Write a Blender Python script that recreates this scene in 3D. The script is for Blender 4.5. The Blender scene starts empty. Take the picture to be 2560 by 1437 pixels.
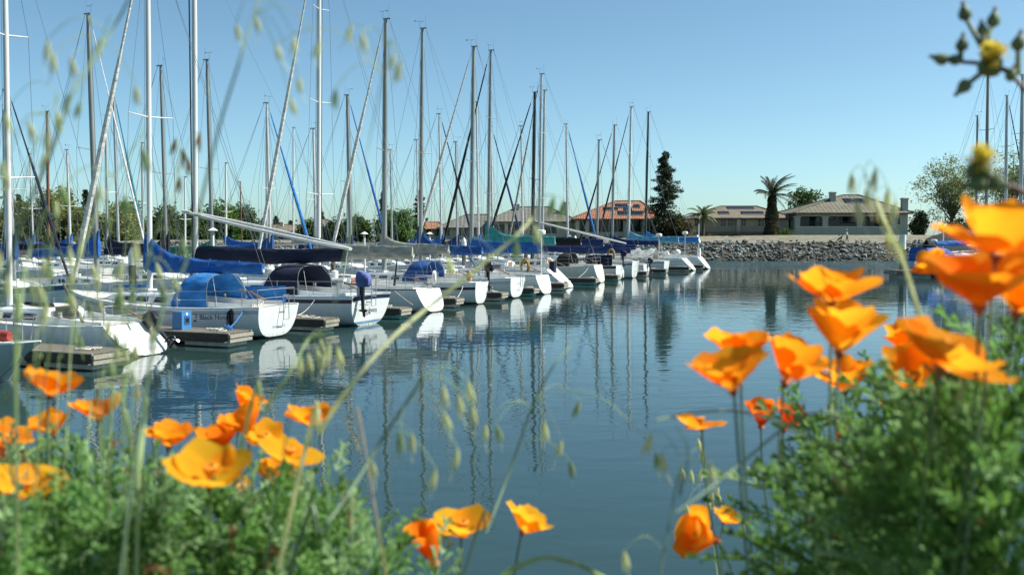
import bpy, bmesh, math, random
import numpy as np
from mathutils import Vector, Matrix, noise

R = math.radians
PI = math.pi
rnd = random.Random(11)
sc = bpy.context.scene
C = sc.collection

# ------------------------------------------------------------------ camera
F = 2560 * 35.0 / 36.0          # focal length in photo pixels
CAMZ = 3.5
PIT = math.atan(133.5 / F)
cd = bpy.data.cameras.new("camera")
cam = bpy.data.objects.new("camera", cd)
C.objects.link(cam)
cam.location = (0, 0, CAMZ)
cam.rotation_euler = (PI / 2 - PIT, 0, 0)
cd.lens = 35
cd.sensor_width = 36
cd.clip_start = 0.05
cd.clip_end = 3000
cd.dof.use_dof = True
cd.dof.focus_distance = 48
cd.dof.aperture_fstop = 7.6
cd.dof.aperture_blades = 7
sc.camera = cam

# ------------------------------------------------------------------ sky, sun, exposure
SUN_AZ, SUN_EL = R(5), R(48)    # azimuth from +X towards +Y
w = bpy.data.worlds.new("World")
sc.world = w
w.use_nodes = True
nt = w.node_tree
bg = nt.nodes["Background"]
sky = nt.nodes.new("ShaderNodeTexSky")
sky.sky_type = 'NISHITA'
sky.sun_disc = False
sky.sun_elevation = SUN_EL
sky.sun_rotation = PI / 2 - SUN_AZ
sky.altitude = 0
sky.air_density = 0.62
sky.dust_density = 0.8
sky.ozone_density = 2.0
tint = nt.nodes.new("ShaderNodeMixRGB")      # the camera's cool white balance
tint.blend_type = 'MULTIPLY'
tint.inputs[0].default_value = 1.0
tint.inputs[2].default_value = (0.79, 0.965, 0.87, 1)
nt.links.new(sky.outputs[0], tint.inputs[1])
nt.links.new(tint.outputs[0], bg.inputs[0])
bg.inputs[1].default_value = 0.107
sd = bpy.data.lights.new("sun", 'SUN')
sd.energy = 4.8
sd.angle = R(0.53)
sd.color = (1.0, 0.975, 0.90)
sun = bpy.data.objects.new("sun", sd)
C.objects.link(sun)
SUNV = Vector((math.cos(SUN_EL) * math.cos(SUN_AZ), math.cos(SUN_EL) * math.sin(SUN_AZ), math.sin(SUN_EL)))
sun.rotation_euler = (-SUNV).to_track_quat('-Z', 'Y').to_euler()
sun.location = (60, 20, 80)
vs = sc.view_settings
vs.view_transform = 'Standard'
vs.look = 'None'
vs.gamma = 1
vs.use_curve_mapping = False
vs.exposure = 0.78
sc.cycles.use_denoising = True
sc.cycles.max_bounces = 8
sc.cycles.transparent_max_bounces = 8
sc.cycles.caustics_reflective = False
sc.cycles.caustics_refractive = False

# ------------------------------------------------------------------ pixel -> world helpers (photo pixels)
def ray(px, py):
    dx = (px - 1280) / F
    dy = (718.5 - py) / F
    return Vector((dx, math.cos(PIT) + dy * math.sin(PIT), -math.sin(PIT) + dy * math.cos(PIT)))
def at(px, py, Y):
    d = ray(px, py)
    return Vector((0, 0, CAMZ)) + d * (Y / d.y)
def zat(py, Y):
    return at(1280, py, Y).z
def xat(px, Y):
    return at(px, 585, Y).x

# ------------------------------------------------------------------ object helpers
def link(o, parent=None):
    C.objects.link(o)
    if parent is not None:
        o.parent = parent
    return o
def tag(o, label=None, cat=None, group=None, kind=None):
    if label: o["label"] = label
    if cat: o["category"] = cat
    if group: o["group"] = group
    if kind: o["kind"] = kind
    return o
def thing(name, label, cat, loc=(0, 0, 0), rotz=0.0, group=None):
    o = bpy.data.objects.new(name, None)
    o.empty_display_size = 0.2
    C.objects.link(o)
    o.location = loc
    o.rotation_euler = (0, 0, rotz)
    return tag(o, label, cat, group)

class MB:
    def __init__(s):
        s.v = []; s.f = []; s.m = []
    def add(s, vs_, fs_, mi=0):
        b = len(s.v)
        s.v += [tuple(x) for x in vs_]
        s.f += [tuple(b + i for i in f) for f in fs_]
        s.m += [mi] * len(fs_)
        return s
    def hexa(s, p, mi=0):          # 4 bottom, 4 top (ccw from above)
        return s.add(p, [(3, 2, 1, 0), (4, 5, 6, 7), (0, 1, 5, 4), (1, 2, 6, 5), (2, 3, 7, 6), (3, 0, 4, 7)], mi)
    def box(s, c, d, rz=0.0, M=None, mi=0):
        x, y, z = d[0] / 2, d[1] / 2, d[2] / 2
        p = [Vector(q) for q in ((-x, -y, -z), (x, -y, -z), (x, y, -z), (-x, y, -z), (-x, -y, z), (x, -y, z), (x, y, z), (-x, y, z))]
        if M is None: M = Matrix.Rotation(rz, 3, 'Z')
        c = Vector(c)
        return s.hexa([M @ q + c for q in p], mi)
    def bx(s, x0, x1, y0, y1, z0, z1, mi=0):
        return s.box(((x0 + x1) / 2, (y0 + y1) / 2, (z0 + z1) / 2), (abs(x1 - x0), abs(y1 - y0), abs(z1 - z0)), mi=mi)
    def tube(s, pts, r, n=6, cap=True, mi=0, flat=1.0):
        pts = [Vector(p) for p in pts]
        k = len(pts)
        rs = list(r) if isinstance(r, (list, tuple)) else [r] * k
        t0 = (pts[1] - pts[0]).normalized()
        up = Vector((0, 0, 1)) if abs(t0.z) < 0.9 else Vector((1, 0, 0))
        a = t0.cross(up).normalized()
        vs_ = []
        for i in range(k):
            if i == 0: t = pts[1] - pts[0]
            elif i == k - 1: t = pts[-1] - pts[-2]
            else: t = pts[i + 1] - pts[i - 1]
            if t.length < 1e-9: t = t0
            t = t.normalized()
            a = (a - t * a.dot(t))
            if a.length < 1e-6: a = t.orthogonal()
            a = a.normalized()
            b = t.cross(a)
            for j in range(n):
                an = 2 * PI * j / n
                vs_.append(pts[i] + (a * math.cos(an) + b * math.sin(an) * flat) * rs[i])
        fs_ = []
        for i in range(k - 1):
            for j in range(n):
                j2 = (j + 1) % n
                fs_.append((i * n + j, i * n + j2, (i + 1) * n + j2, (i + 1) * n + j))
        if cap:
            fs_.append(tuple(range(n - 1, -1, -1)))
            fs_.append(tuple((k - 1) * n + j for j in range(n)))
        return s.add(vs_, fs_, mi)
    def lathe(s, prof, n=12, o=(0, 0, 0), M=None, mi=0):
        o = Vector(o)
        vs_ = []
        for (r, z) in prof:
            for j in range(n):
                a = 2 * PI * j / n
                p = Vector((r * math.cos(a), r * math.sin(a), z))
                if M is not None: p = M @ p
                vs_.append(p + o)
        fs_ = []
        for i in range(len(prof) - 1):
            for j in range(n):
                j2 = (j + 1) % n
                fs_.append((i * n + j, i * n + j2, (i + 1) * n + j2, (i + 1) * n + j))
        fs_.append(tuple(range(n - 1, -1, -1)))
        fs_.append(tuple((len(prof) - 1) * n + j for j in range(n)))
        return s.add(vs_, fs_, mi)
    def grid(s, rows, close=False, mi=0, flip=False):
        n = len(rows[0])
        vs_ = [p for r_ in rows for p in r_]
        fs_ = []
        for i in range(len(rows) - 1):
            for j in range(n if close else n - 1):
                j2 = (j + 1) % n
                q = (i * n + j, i * n + j2, (i + 1) * n + j2, (i + 1) * n + j)
                fs_.append(q[::-1] if flip else q)
        return s.add(vs_, fs_, mi)
    def mesh(s, name, mats, smooth=True, angle=40):
        me = bpy.data.meshes.new(name)
        me.from_pydata(s.v, [], s.f)
        if not isinstance(mats, (list, tuple)): mats = [mats]
        for m in mats: me.materials.append(m)
        if any(s.m): me.polygons.foreach_set("material_index", s.m)
        if smooth:
            me.polygons.foreach_set("use_smooth", [True] * len(me.polygons))
            me.update()
            me.set_sharp_from_angle(angle=R(angle))
        me.update()
        return me
    def build(s, name, mats, parent=None, smooth=True, angle=40):
        return link(bpy.data.objects.new(name, s.mesh(name, mats, smooth, angle)), parent)

def copy_tree(o, parent=None):
    c = o.copy()
    C.objects.link(c)
    c.parent = parent
    for ch in o.children:
        copy_tree(ch, c)
    return c

def fast_mesh(name, V, Fq, mats, smooth=False, midx=None):
    """V (n,3) float array, Fq (m,k) int array"""
    me = bpy.data.meshes.new(name)
    V = np.asarray(V, dtype=np.float32); Fq = np.asarray(Fq, dtype=np.int32)
    k = Fq.shape[1]
    me.vertices.add(len(V)); me.vertices.foreach_set("co", V.ravel())
    me.loops.add(Fq.size); me.loops.foreach_set("vertex_index", Fq.ravel())
    me.polygons.add(len(Fq))
    me.polygons.foreach_set("loop_start", np.arange(0, Fq.size, k, dtype=np.int32))
    if not isinstance(mats, (list, tuple)): mats = [mats]
    for m in mats: me.materials.append(m)
    if midx is not None: me.polygons.foreach_set("material_index", np.asarray(midx, dtype=np.int32))
    if smooth: me.polygons.foreach_set("use_smooth", np.ones(len(Fq), dtype=bool))
    me.update(calc_edges=True)
    me.validate()
    return me

# ------------------------------------------------------------------ materials
MATS = {}
def mat(name, col, rough=0.5, metal=0.0, var=0.12, scale=4.0, bump=0.0, bscale=30.0, trans=0.0, coat=0.0,
        col2=None, detail=4.0, stretch=None, spec=0.5, alpha=None):
    if name in MATS: return MATS[name]
    m = bpy.data.materials.new(name)
    m.use_nodes = True
    t = m.node_tree
    p = t.nodes["Principled BSDF"]
    p.inputs["Roughness"].default_value = rough
    p.inputs["Metallic"].default_value = metal
    p.inputs["Specular IOR Level"].default_value = spec
    if coat: p.inputs["Coat Weight"].default_value = coat
    tc = t.nodes.new("ShaderNodeTexCoord")
    src = tc.outputs["Object"]
    if stretch:
        mp = t.nodes.new("ShaderNodeMapping")
        mp.inputs["Scale"].default_value = stretch
        t.links.new(src, mp.inputs[0]); src = mp.outputs[0]
    n = t.nodes.new("ShaderNodeTexNoise")
    n.inputs["Scale"].default_value = scale
    n.inputs["Detail"].default_value = detail
    t.links.new(src, n.inputs["Vector"])
    r = t.nodes.new("ShaderNodeValToRGB")
    c2 = col2 if col2 else tuple(min(1, c * (1 + var)) for c in col)
    c1 = col if col2 else tuple(c * (1 - var) for c in col)
    r.color_ramp.elements[0].position = 0.32; r.color_ramp.elements[1].position = 0.68
    r.color_ramp.elements[0].color = (*c1, 1); r.color_ramp.elements[1].color = (*c2, 1)
    t.links.new(n.outputs["Fac"], r.inputs[0])
    t.links.new(r.outputs[0], p.inputs["Base Color"])
    if bump:
        n2 = t.nodes.new("ShaderNodeTexNoise")
        n2.inputs["Scale"].default_value = bscale
        n2.inputs["Detail"].default_value = 3
        t.links.new(src, n2.inputs["Vector"])
        b = t.nodes.new("ShaderNodeBump")
        b.inputs["Strength"].default_value = 1.0
        b.inputs["Distance"].default_value = bump
        t.links.new(n2.outputs["Fac"], b.inputs["Height"])
        t.links.new(b.outputs[0], p.inputs["Normal"])
    if trans:
        tr = t.nodes.new("ShaderNodeBsdfTranslucent")
        t.links.new(r.outputs[0], tr.inputs[0])
        mx = t.nodes.new("ShaderNodeMixShader")
        mx.inputs[0].default_value = trans
        out = t.nodes["Material Output"]
        t.links.new(p.outputs[0], mx.inputs[1]); t.links.new(tr.outputs[0], mx.inputs[2])
        t.links.new(mx.outputs[0], out.inputs[0])
    MATS[name] = m
    return m

def weather_hull(m):
    """yellow-brown waterline scum and faint vertical run-off streaks"""
    t = m.node_tree; N, Lk = t.nodes, t.links
    p = N["Principled BSDF"]
    src = p.inputs["Base Color"].links[0].from_socket
    tc = N.new("ShaderNodeTexCoord"); sp = N.new("ShaderNodeSeparateXYZ"); Lk.new(tc.outputs["Object"], sp.inputs[0])
    mr = N.new("ShaderNodeMapRange"); mr.inputs[1].default_value = .26; mr.inputs[2].default_value = .02; Lk.new(sp.outputs["Z"], mr.inputs[0])
    mp = N.new("ShaderNodeMapping"); mp.inputs["Scale"].default_value = (5, 5, .5); Lk.new(tc.outputs["Object"], mp.inputs[0])
    nz = N.new("ShaderNodeTexNoise"); nz.inputs["Scale"].default_value = 1.6; nz.inputs["Detail"].default_value = 5; Lk.new(mp.outputs[0], nz.inputs["Vector"])
    r = N.new("ShaderNodeMapRange"); r.inputs[1].default_value = .35; r.inputs[2].default_value = .75; Lk.new(nz.outputs["Fac"], r.inputs[0])
    a = N.new("ShaderNodeMath"); a.operation = 'MULTIPLY'; Lk.new(mr.outputs[0], a.inputs[0]); Lk.new(r.outputs[0], a.inputs[1])
    b = N.new("ShaderNodeMath"); b.operation = 'MULTIPLY_ADD'; Lk.new(r.outputs[0], b.inputs[0]); b.inputs[1].default_value = .16; Lk.new(a.outputs[0], b.inputs[2])
    b.use_clamp = True
    mx = N.new("ShaderNodeMixRGB"); Lk.new(b.outputs[0], mx.inputs[0]); Lk.new(src, mx.inputs[1]); mx.inputs[2].default_value = (.26, .24, .17, 1)
    Lk.new(mx.outputs[0], p.inputs["Base Color"])
    return m
GEL = weather_hull(mat("gelcoat_white", (0.74, 0.765, 0.75), 0.28, var=0.05, scale=0.8, coat=0.2, stretch=(1, 1, 4)))
GELC = weather_hull(mat("gelcoat_cream", (0.70, 0.68, 0.60), 0.35, var=0.06, scale=1.0))
GELG = mat("gelcoat_grey", (0.42, 0.47, 0.48), 0.35, var=0.06, scale=1.2, stretch=(3, 3, .6))
GELB = mat("gelcoat_pale_blue", (0.50, 0.60, 0.68), 0.3, var=0.06)
DECK = mat("deck_nonskid", (0.66, 0.64, 0.58), 0.7, var=0.08, scale=3)
NAVYP = mat("navy_paint", (0.012, 0.02, 0.05), 0.3, var=0.15)
BLUEP = mat("blue_paint", (0.04, 0.12, 0.22), 0.35, var=0.2)
LBLUEP = mat("light_blue_paint", (0.15, 0.28, 0.42), 0.35, var=0.2)
REDP = mat("dull_red_paint", (0.25, 0.06, 0.05), 0.5, var=0.2)
BLKP = mat("black_paint", (0.012, 0.012, 0.014), 0.35, var=0.3)
ANTI = mat("antifouling", (0.02, 0.03, 0.035), 0.7, var=0.4, scale=3)
ALU = mat("mast_aluminium", (0.42, 0.44, 0.43), 0.42, metal=0.35, var=0.12, scale=1.5, stretch=(4, 4, .4))
ALUW = mat("mast_white", (0.58, 0.585, 0.56), 0.4, var=0.06, scale=1.5, stretch=(4, 4, .4))
ALUG = mat("mast_grey", (0.23, 0.25, 0.24), 0.5, metal=0.2, var=0.15, scale=1.5, stretch=(4, 4, .4))
ALUB = mat("mast_black", (0.012, 0.012, 0.014), 0.4, var=0.2)
WOODM = mat("mast_wood", (0.16, 0.07, 0.035), 0.5, var=0.3, scale=3, stretch=(6, 6, .5))
STEEL = mat("stainless", (0.42, 0.43, 0.43), 0.3, metal=0.7, var=0.1)
WIRE = mat("rigging_wire", (0.16, 0.18, 0.19), 0.5, metal=0.3, var=0.1)
GLASS = mat("dark_window", (0.012, 0.016, 0.018), 0.08, var=0.2)
TEAK = mat("teak", (0.22, 0.12, 0.06), 0.6, var=0.3, scale=8, stretch=(1, 8, 8))
ROPEW = mat("rope_white", (0.60, 0.58, 0.50), 0.9, var=0.15, scale=40)
ROPEB = mat("rope_blue", (0.03, 0.16, 0.42), 0.8, var=0.2, scale=40)
ROPEK = mat("rope_black", (0.015, 0.015, 0.018), 0.8, var=0.2)
CV = {}
for nm, c in (("royal", (0.013, 0.105, 0.36)), ("bright", (0.020, 0.17, 0.46)), ("navy", (0.006, 0.010, 0.032)), ("navy2", (0.009, 0.028, 0.115)),
              ("grey", (0.32, 0.32, 0.27)), ("teal", (0.05, 0.30, 0.27)), ("black", (0.010, 0.012, 0.013)), ("sky", (0.10, 0.30, 0.44)),
              ("white", (0.66, 0.65, 0.60)), ("green", (0.01, 0.15, 0.09)), ("blue", (0.010, 0.070, 0.25)), ("tealblue", (0.02, 0.16, 0.24)),
              ("yellow", (0.34, 0.20, 0.035)), ("red", (0.30, 0.04, 0.03)), ("charcoal", (0.03, 0.035, 0.035)), ("lilac", (0.09, 0.12, 0.30))):
    CV[nm] = mat("canvas_" + nm, c, 0.85, var=0.26, scale=2.2, bump=0.045, bscale=2.6, stretch=(1, 1, 2.5), trans=0.06)
WEATHERED = mat("weathered_wood", (0.13, 0.115, 0.092), 0.85, var=0.35, scale=4, bump=0.004, bscale=30, stretch=(.7, 6, 6))
PALEWOOD = mat("pale_wood", (0.30, 0.275, 0.22), 0.85, var=0.3, scale=5, bump=0.004, bscale=30, stretch=(.7, 6, 6))
DARKWOOD = mat("dark_wood", (0.035, 0.032, 0.026), 0.6, var=0.4, scale=4, stretch=(1, 4, 4))  # plain darker wood tone for dock boards and one piling
FLOATW = mat("float_concrete", (0.42, 0.44, 0.40), 0.8, var=0.25, scale=3)
FLOATT = mat("float_teal", (0.12, 0.36, 0.32), 0.75, var=0.25, scale=3)
ALGAE = mat("algae", (0.02, 0.025, 0.012), 0.9, var=0.5, scale=12)
PLASTW = mat("white_plastic", (0.78, 0.78, 0.75), 0.4, var=0.04)
PLASTB = mat("blue_plastic", (0.05, 0.19, 0.42), 0.45, var=0.1)
PLASTK = mat("black_plastic", (0.012, 0.012, 0.012), 0.3, var=0.2, coat=0.3)
INK = mat("black_lettering", (0.012, 0.013, 0.02), 0.5, var=0.1)
INKB = mat("blue_lettering", (0.015, 0.05, 0.11), 0.5, var=0.1)
INKW = mat("pale_lettering", (0.6, 0.62, 0.6), 0.5, var=0.1)
INKG = mat("grey_lettering", (0.30, 0.31, 0.32), 0.5, var=0.1)
# ================================================================== WATER, BANKS
def water_material():
    m = bpy.data.materials.new("harbour_water")
    m.use_nodes = True
    t = m.node_tree
    N, Lk = t.nodes, t.links
    p = N["Principled BSDF"]
    p.inputs["Base Color"].default_value = (0.020, 0.046, 0.045, 1)
    p.inputs["Roughness"].default_value = 0.025
    p.inputs["IOR"].default_value = 1.333
    geo = N.new("ShaderNodeNewGeometry")
    def nz(scale, sx, sy, det, dist=0.0):
        mp = N.new("ShaderNodeMapping"); mp.inputs["Scale"].default_value = (sx, sy, 1)
        Lk.new(geo.outputs["Position"], mp.inputs[0])
        n = N.new("ShaderNodeTexNoise"); n.inputs["Scale"].default_value = scale
        n.inputs["Detail"].default_value = det; n.inputs["Roughness"].default_value = 0.5
        n.inputs["Distortion"].default_value = dist
        Lk.new(mp.outputs[0], n.inputs["Vector"])
        return n.outputs["Fac"]
    def math_(op, a, b):
        q = N.new("ShaderNodeMath"); q.operation = op
        for i, x in enumerate((a, b)):
            if isinstance(x, (int, float)): q.inputs[i].default_value = x
            else: Lk.new(x, q.inputs[i])
        return q.outputs[0]
    fine = nz(3.2, 0.75, 1.25, 1.5, 0.6)
    mid = nz(0.9, 0.7, 1.2, 1.0, 0.4)
    rough_n = nz(5.0, 0.6, 1.4, 3.0)
    patch = nz(0.045, 0.6, 1.6, 2.0)
    sep = N.new("ShaderNodeSeparateXYZ"); Lk.new(geo.outputs["Position"], sep.inputs[0])
    # a breeze ruffles the open water near the far shore
    yr = N.new("ShaderNodeMapRange"); yr.inputs[1].default_value = 98; yr.inputs[2].default_value = 112
    yw = math_('ADD', sep.outputs["Y"], math_('MULTIPLY', math_('SUBTRACT', patch, 0.5), 22))
    Lk.new(yw, yr.inputs[0])
    xr = N.new("ShaderNodeMapRange"); xr.inputs[1].default_value = 14; xr.inputs[2].default_value = 24
    Lk.new(sep.outputs["X"], xr.inputs[0])
    wind = math_('MULTIPLY', yr.outputs[0], xr.outputs[0])
    calm = N.new("ShaderNodeMapRange"); calm.inputs[1].default_value = 0.35; calm.inputs[2].default_value = 0.65
    calm.inputs[3].default_value = 0.30; calm.inputs[4].default_value = 1.35
    Lk.new(patch, calm.inputs[0])
    h = math_('ADD', math_('MULTIPLY', math_('MULTIPLY', fine, 0.0036), calm.outputs[0]), math_('MULTIPLY', mid, 0.0085))
    h = math_('ADD', h, math_('MULTIPLY', math_('MULTIPLY', rough_n, wind), 0.28))
    Lk.new(math_('ADD', math_('MULTIPLY', wind, 0.16), 0.025), p.inputs["Roughness"])
    b = N.new("ShaderNodeBump"); b.inputs["Strength"].default_value = 1.0; b.inputs["Distance"].default_value = 1.0
    Lk.new(h, b.inputs["Height"]); Lk.new(b.outputs[0], p.inputs["Normal"])
    return m
mb = MB()
mb.add([(-700, -3, 0), (700, -3, 0), (700, 134, 0), (-700, 134, 0)], [(0, 1, 2, 3)])
tag(mb.build("water", water_material(), smooth=False), "calm dark teal harbour water reflecting boats and sky", "water", kind="structure")

GRAVEL = mat("levee_gravel", (0.115, 0.112, 0.075), 0.95, scale=1.2, col2=(0.21, 0.20, 0.145), bump=0.06, bscale=4, detail=8)
PATHM = mat("path_concrete", (0.22, 0.21, 0.165), 0.9, var=0.15, scale=.8, detail=6)
EARTH = mat("dark_earth", (0.035, 0.032, 0.024), 0.95, var=0.4, scale=2)
GRASSM = mat("far_ground", (0.055, 0.075, 0.03), 0.95, var=0.4, scale=.15, detail=6)
# far levee: waterline at y=130, path at 2.35 m, crest rising towards the right
SHORE = 130.0
def crest(x):
    t = min(1, max(0, (x + 6) / 48)); t = t * t * (3 - 2 * t)
    return 2.62 + 0.72 * t
xs = [-420, -260, -160] + [-120 + 6 * i for i in range(41)] + [170, 260, 420]
def prof(x):
    c = crest(x)
    return [(SHORE - 3.2, -2.0), (SHORE - 0.4, -0.25), (SHORE + 3.9, 2.22), (SHORE + 4.6, 2.33)]
def wob(x, k, a): return a * noise.noise(Vector((x * .11, k * 3.7, 1.3)))
rows = [[(x, y + wob(x, y, .25), z + wob(x, y + 9, .06)) for (y, z) in prof(x)] for x in xs]
rows2 = [[(x, SHORE + 4.55, 2.345 + wob(x, 1, .03)), (x, SHORE + 7.6, 2.375)] for x in xs]
rows3 = [[(x, SHORE + 7.55, 2.36), (x, SHORE + 7.9, 2.42), (x, SHORE + 11.5, (crest(x) + 2.42) / 2 + .12 + wob(x, 3, .1)), (x, SHORE + 14.5, crest(x) + wob(x, 4, .06)), (x, SHORE + 17.5, crest(x) - .15)] for x in xs]
rows4 = [[(x, SHORE + 17.45, crest(x) - .16), (x, SHORE + 24, 2.3), (x, 240, 2.2), (x, 700, 2.0)] for x in xs]
bank = MB().grid(rows, flip=True).build("rock_bank", EARTH)
tag(bank, "steep grey rock revetment along the far shore under the path", "rock bank", kind="structure")
tag(MB().grid(rows2, flip=True).build("path", PATHM), "pale path along the far shore", "path", kind="structure")
tag(MB().grid(rows3, flip=True).build("levee", GRAVEL), "low gravelly levee slope above the far path", "levee", kind="structure")
tag(MB().grid(rows4, flip=True).build("ground", GRASSM), "ground behind the levee", "ground", kind="structure")
# near bank under the flowers
def nz2(x, y): return .05 * noise.noise(Vector((x * 1.3, y * 1.3, .4)))
nrows = []
for i in range(60):
    x = -15 + 30 * i / 59
    nrows.append([(x, y, (2.62 if y <= 1.5 else max(-.8, 2.62 - .58 * (y - 1.5))) + nz2(x, y)) for y in (-3, -1, 0, .4, .8, 1.2, 1.5, 2, 2.6, 3.3, 4, 5, 6, 7, 7.6)])
tag(MB().grid(nrows, flip=True).build("bank", mat("bank_soil", (0.06, 0.055, 0.03), 0.95, var=.4, scale=6, bump=.02, bscale=20)), "grassy bank edge the flowers grow on", "bank", kind="structure")

# rocks of the revetment: convex lumps
def rock_mesh(seed, m):
    r = random.Random(seed)
    bm = bmesh.new()
    for i in range(15):
        v = Vector((r.gauss(0, 1), r.gauss(0, 1), r.gauss(0, 1))).normalized()
        bm.verts.new((v.x * r.uniform(.8, 1.1), v.y * r.uniform(.65, .95), v.z * r.uniform(.5, .8)))
    bmesh.ops.convex_hull(bm, input=bm.verts)
    for v in [v for v in bm.verts if not v.link_faces]: bm.verts.remove(v)
    me = bpy.data.meshes.new("rock"); bm.to_mesh(me); bm.free()
    me.materials.append(m)
    return me
RK = [mat("rock_grey", (0.15, 0.175, 0.165), 0.9, scale=6, col2=(0.33, 0.365, 0.345)), mat("rock_brown", (0.12, 0.11, 0.085), 0.9, scale=6, col2=(0.22, 0.20, 0.155)),
      mat("rock_dark", (0.05, 0.057, 0.055), 0.9, scale=6, col2=(0.13, 0.14, 0.135))]
RM = [rock_mesh(i, RK[i % 3]) for i in range(9)]
spots = []
rr = random.Random(5)
for i in range(5600):
    x = rr.uniform(-62, 62)
    if x < 6 and rr.random() < .45: continue
    q = rr.random()
    y = SHORE - .6 + q * 5.0
    z = -.25 + (y - SHORE + .4) / 4.3 * 2.47 + rr.uniform(-.02, .1)
    big = rr.random() < .12
    spots.append((x, y, z, rr.uniform(.32, .44) if big else rr.uniform(.14, .27), big))
open_view = [s for s in spots if 19.5 < s[0] < 52 and s[2] > .05]
open_view.sort(key=lambda s: -s[3])
single = set(id(s) for s in open_view[:300])
sv, sf, sm = [], [], []
for i, s in enumerate(spots):
    ti = rr.randrange(3) if s[2] > .75 else rr.choice((0, 1, 1, 2, 2))
    if s[2] < .35: ti = 2
    me = RM[ti + 3 * rr.randrange(3)]
    eu = (rr.uniform(-.5, .5) + R(28), rr.uniform(-.4, .4), rr.uniform(0, 6.28))
    scl = (s[3] * rr.uniform(.9, 1.25), s[3] * rr.uniform(.8, 1.1), s[3] * rr.uniform(.8, 1.05))
    if id(s) in single:
        o = bpy.data.objects.new("rock", me)
        link(o, bank); o.location = (s[0], s[1] - .05, s[2] + .06); o.rotation_euler = eu; o.scale = scl
    else:
        from mathutils import Euler
        M = Matrix.LocRotScale(Vector((s[0], s[1], s[2])), Euler(eu), Vector(scl))
        b0 = len(sv)
        sv += [M @ v.co for v in me.vertices]
        for p_ in me.polygons:
            sf.append(tuple(b0 + k for k in p_.vertices)); sm.append(ti)
q = MB(); q.v = [tuple(v) for v in sv]; q.f = sf; q.m = sm
tag(q.build("rocks", RK, bank, smooth=False), kind="stuff")
# ================================================================== SAILBOATS
RD = Vector((0.391, 0.9204, 0))      # along the row of slips
SD = Vector((-0.9204, 0.391, 0))     # from sterns towards the main dock
R0 = Vector((-10.5, 28.75, 0))
def slip(t, s, z=0.0):
    p = R0 + RD * t + SD * s
    return Vector((p.x, p.y, z))
ANG_F = math.atan2(SD.y, SD.x)        # bow towards the dock (front row)
ANG_B = math.atan2(-SD.y, -SD.x)      # bow towards the camera side (back row)

class Hull:
    def __init__(h, L, B, Fs, Fm, Fb, tw=.7, rk=-.25, k0=.04, D=.45, rb=.55):
        h.L, h.B, h.Fs, h.Fm, h.Fb, h.tw, h.rk, h.k0, h.D, h.rb = L, B, Fs, Fm, Fb, tw, rk, k0, D, rb
    def b(h, u):
        if u < .42: f = h.tw + (1 - h.tw) * math.sin(u / .42 * PI / 2)
        else: f = 1 - ((u - .42) / .58) ** 2.2
        return max(.012, h.B / 2 * f)
    def s(h, u):
        if u < .35: return h.Fm + (h.Fs - h.Fm) * ((.35 - u) / .35) ** 2
        return h.Fm + (h.Fb - h.Fm) * ((u - .35) / .65) ** 1.7
    def k(h, u):
        if u < .3: return h.k0 + (-h.D - h.k0) * math.sin(u / .3 * PI / 2)
        if u < .75: return -h.D
        return -h.D + (h.D + .02) * ((u - .75) / .25) ** 2
    def e1(h, u):
        return .55 + .5 * max(0, (u - .5) / .5) ** 1.5
    def xs(h, u, z):
        x = h.L * u
        if u < .24: x += h.rk * (z - h.k0) * (1 - u / .24)
        if u > .72: x -= h.rb * (h.s(u) - z) * ((u - .72) / .28) ** 2
        return x
    def pt(h, u, th, side=1, off=0.0):
        s, k = h.s(u), h.k(u)
        y = h.b(u) * max(0, math.cos(th)) ** h.e1(u)
        z = s + (k - s) * math.sin(th)
        return Vector((h.xs(u, z), side * (y + off), z))
    def yz(h, u, z):
        s, k = h.s(u), h.k(u)
        q = min(1, max(0, (z - s) / (k - s)))
        return h.b(u) * max(0, math.cos(math.asin(q))) ** h.e1(u)
    def surf(h, u, z, side=1, off=0.006):
        return Vector((h.xs(u, z), side * (h.yz(u, z) + off), z))

def strip(h, zf0, zf1, u0, u1, side, n=26, off=.006):
    """band on the topsides between zf0(u) and zf1(u)"""
    rows = []
    for i in range(n + 1):
        u = u0 + (u1 - u0) * i / n
        rows.append([h.surf(u, zf0(u), side, off), h.surf(u, (zf0(u) + zf1(u)) / 2, side, off), h.surf(u, zf1(u), side, off)])
    return rows

def text_verts(body, size, shear=0.0):
    cu = bpy.data.curves.new("lettering", 'FONT')
    cu.body = body; cu.size = size; cu.shear = shear
    cu.align_x = 'LEFT'; cu.resolution_u = 3
    o = bpy.data.objects.new("lettering", cu)
    C.objects.link(o)
    dg = bpy.context.evaluated_depsgraph_get()
    me = bpy.data.meshes.new_from_object(o.evaluated_get(dg))
    vs_ = [tuple(v.co) for v in me.vertices]
    fs_ = [tuple(p.vertices) for p in me.polygons]
    bpy.data.objects.remove(o); bpy.data.curves.remove(cu); bpy.data.meshes.remove(me)
    return vs_, fs_

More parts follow.
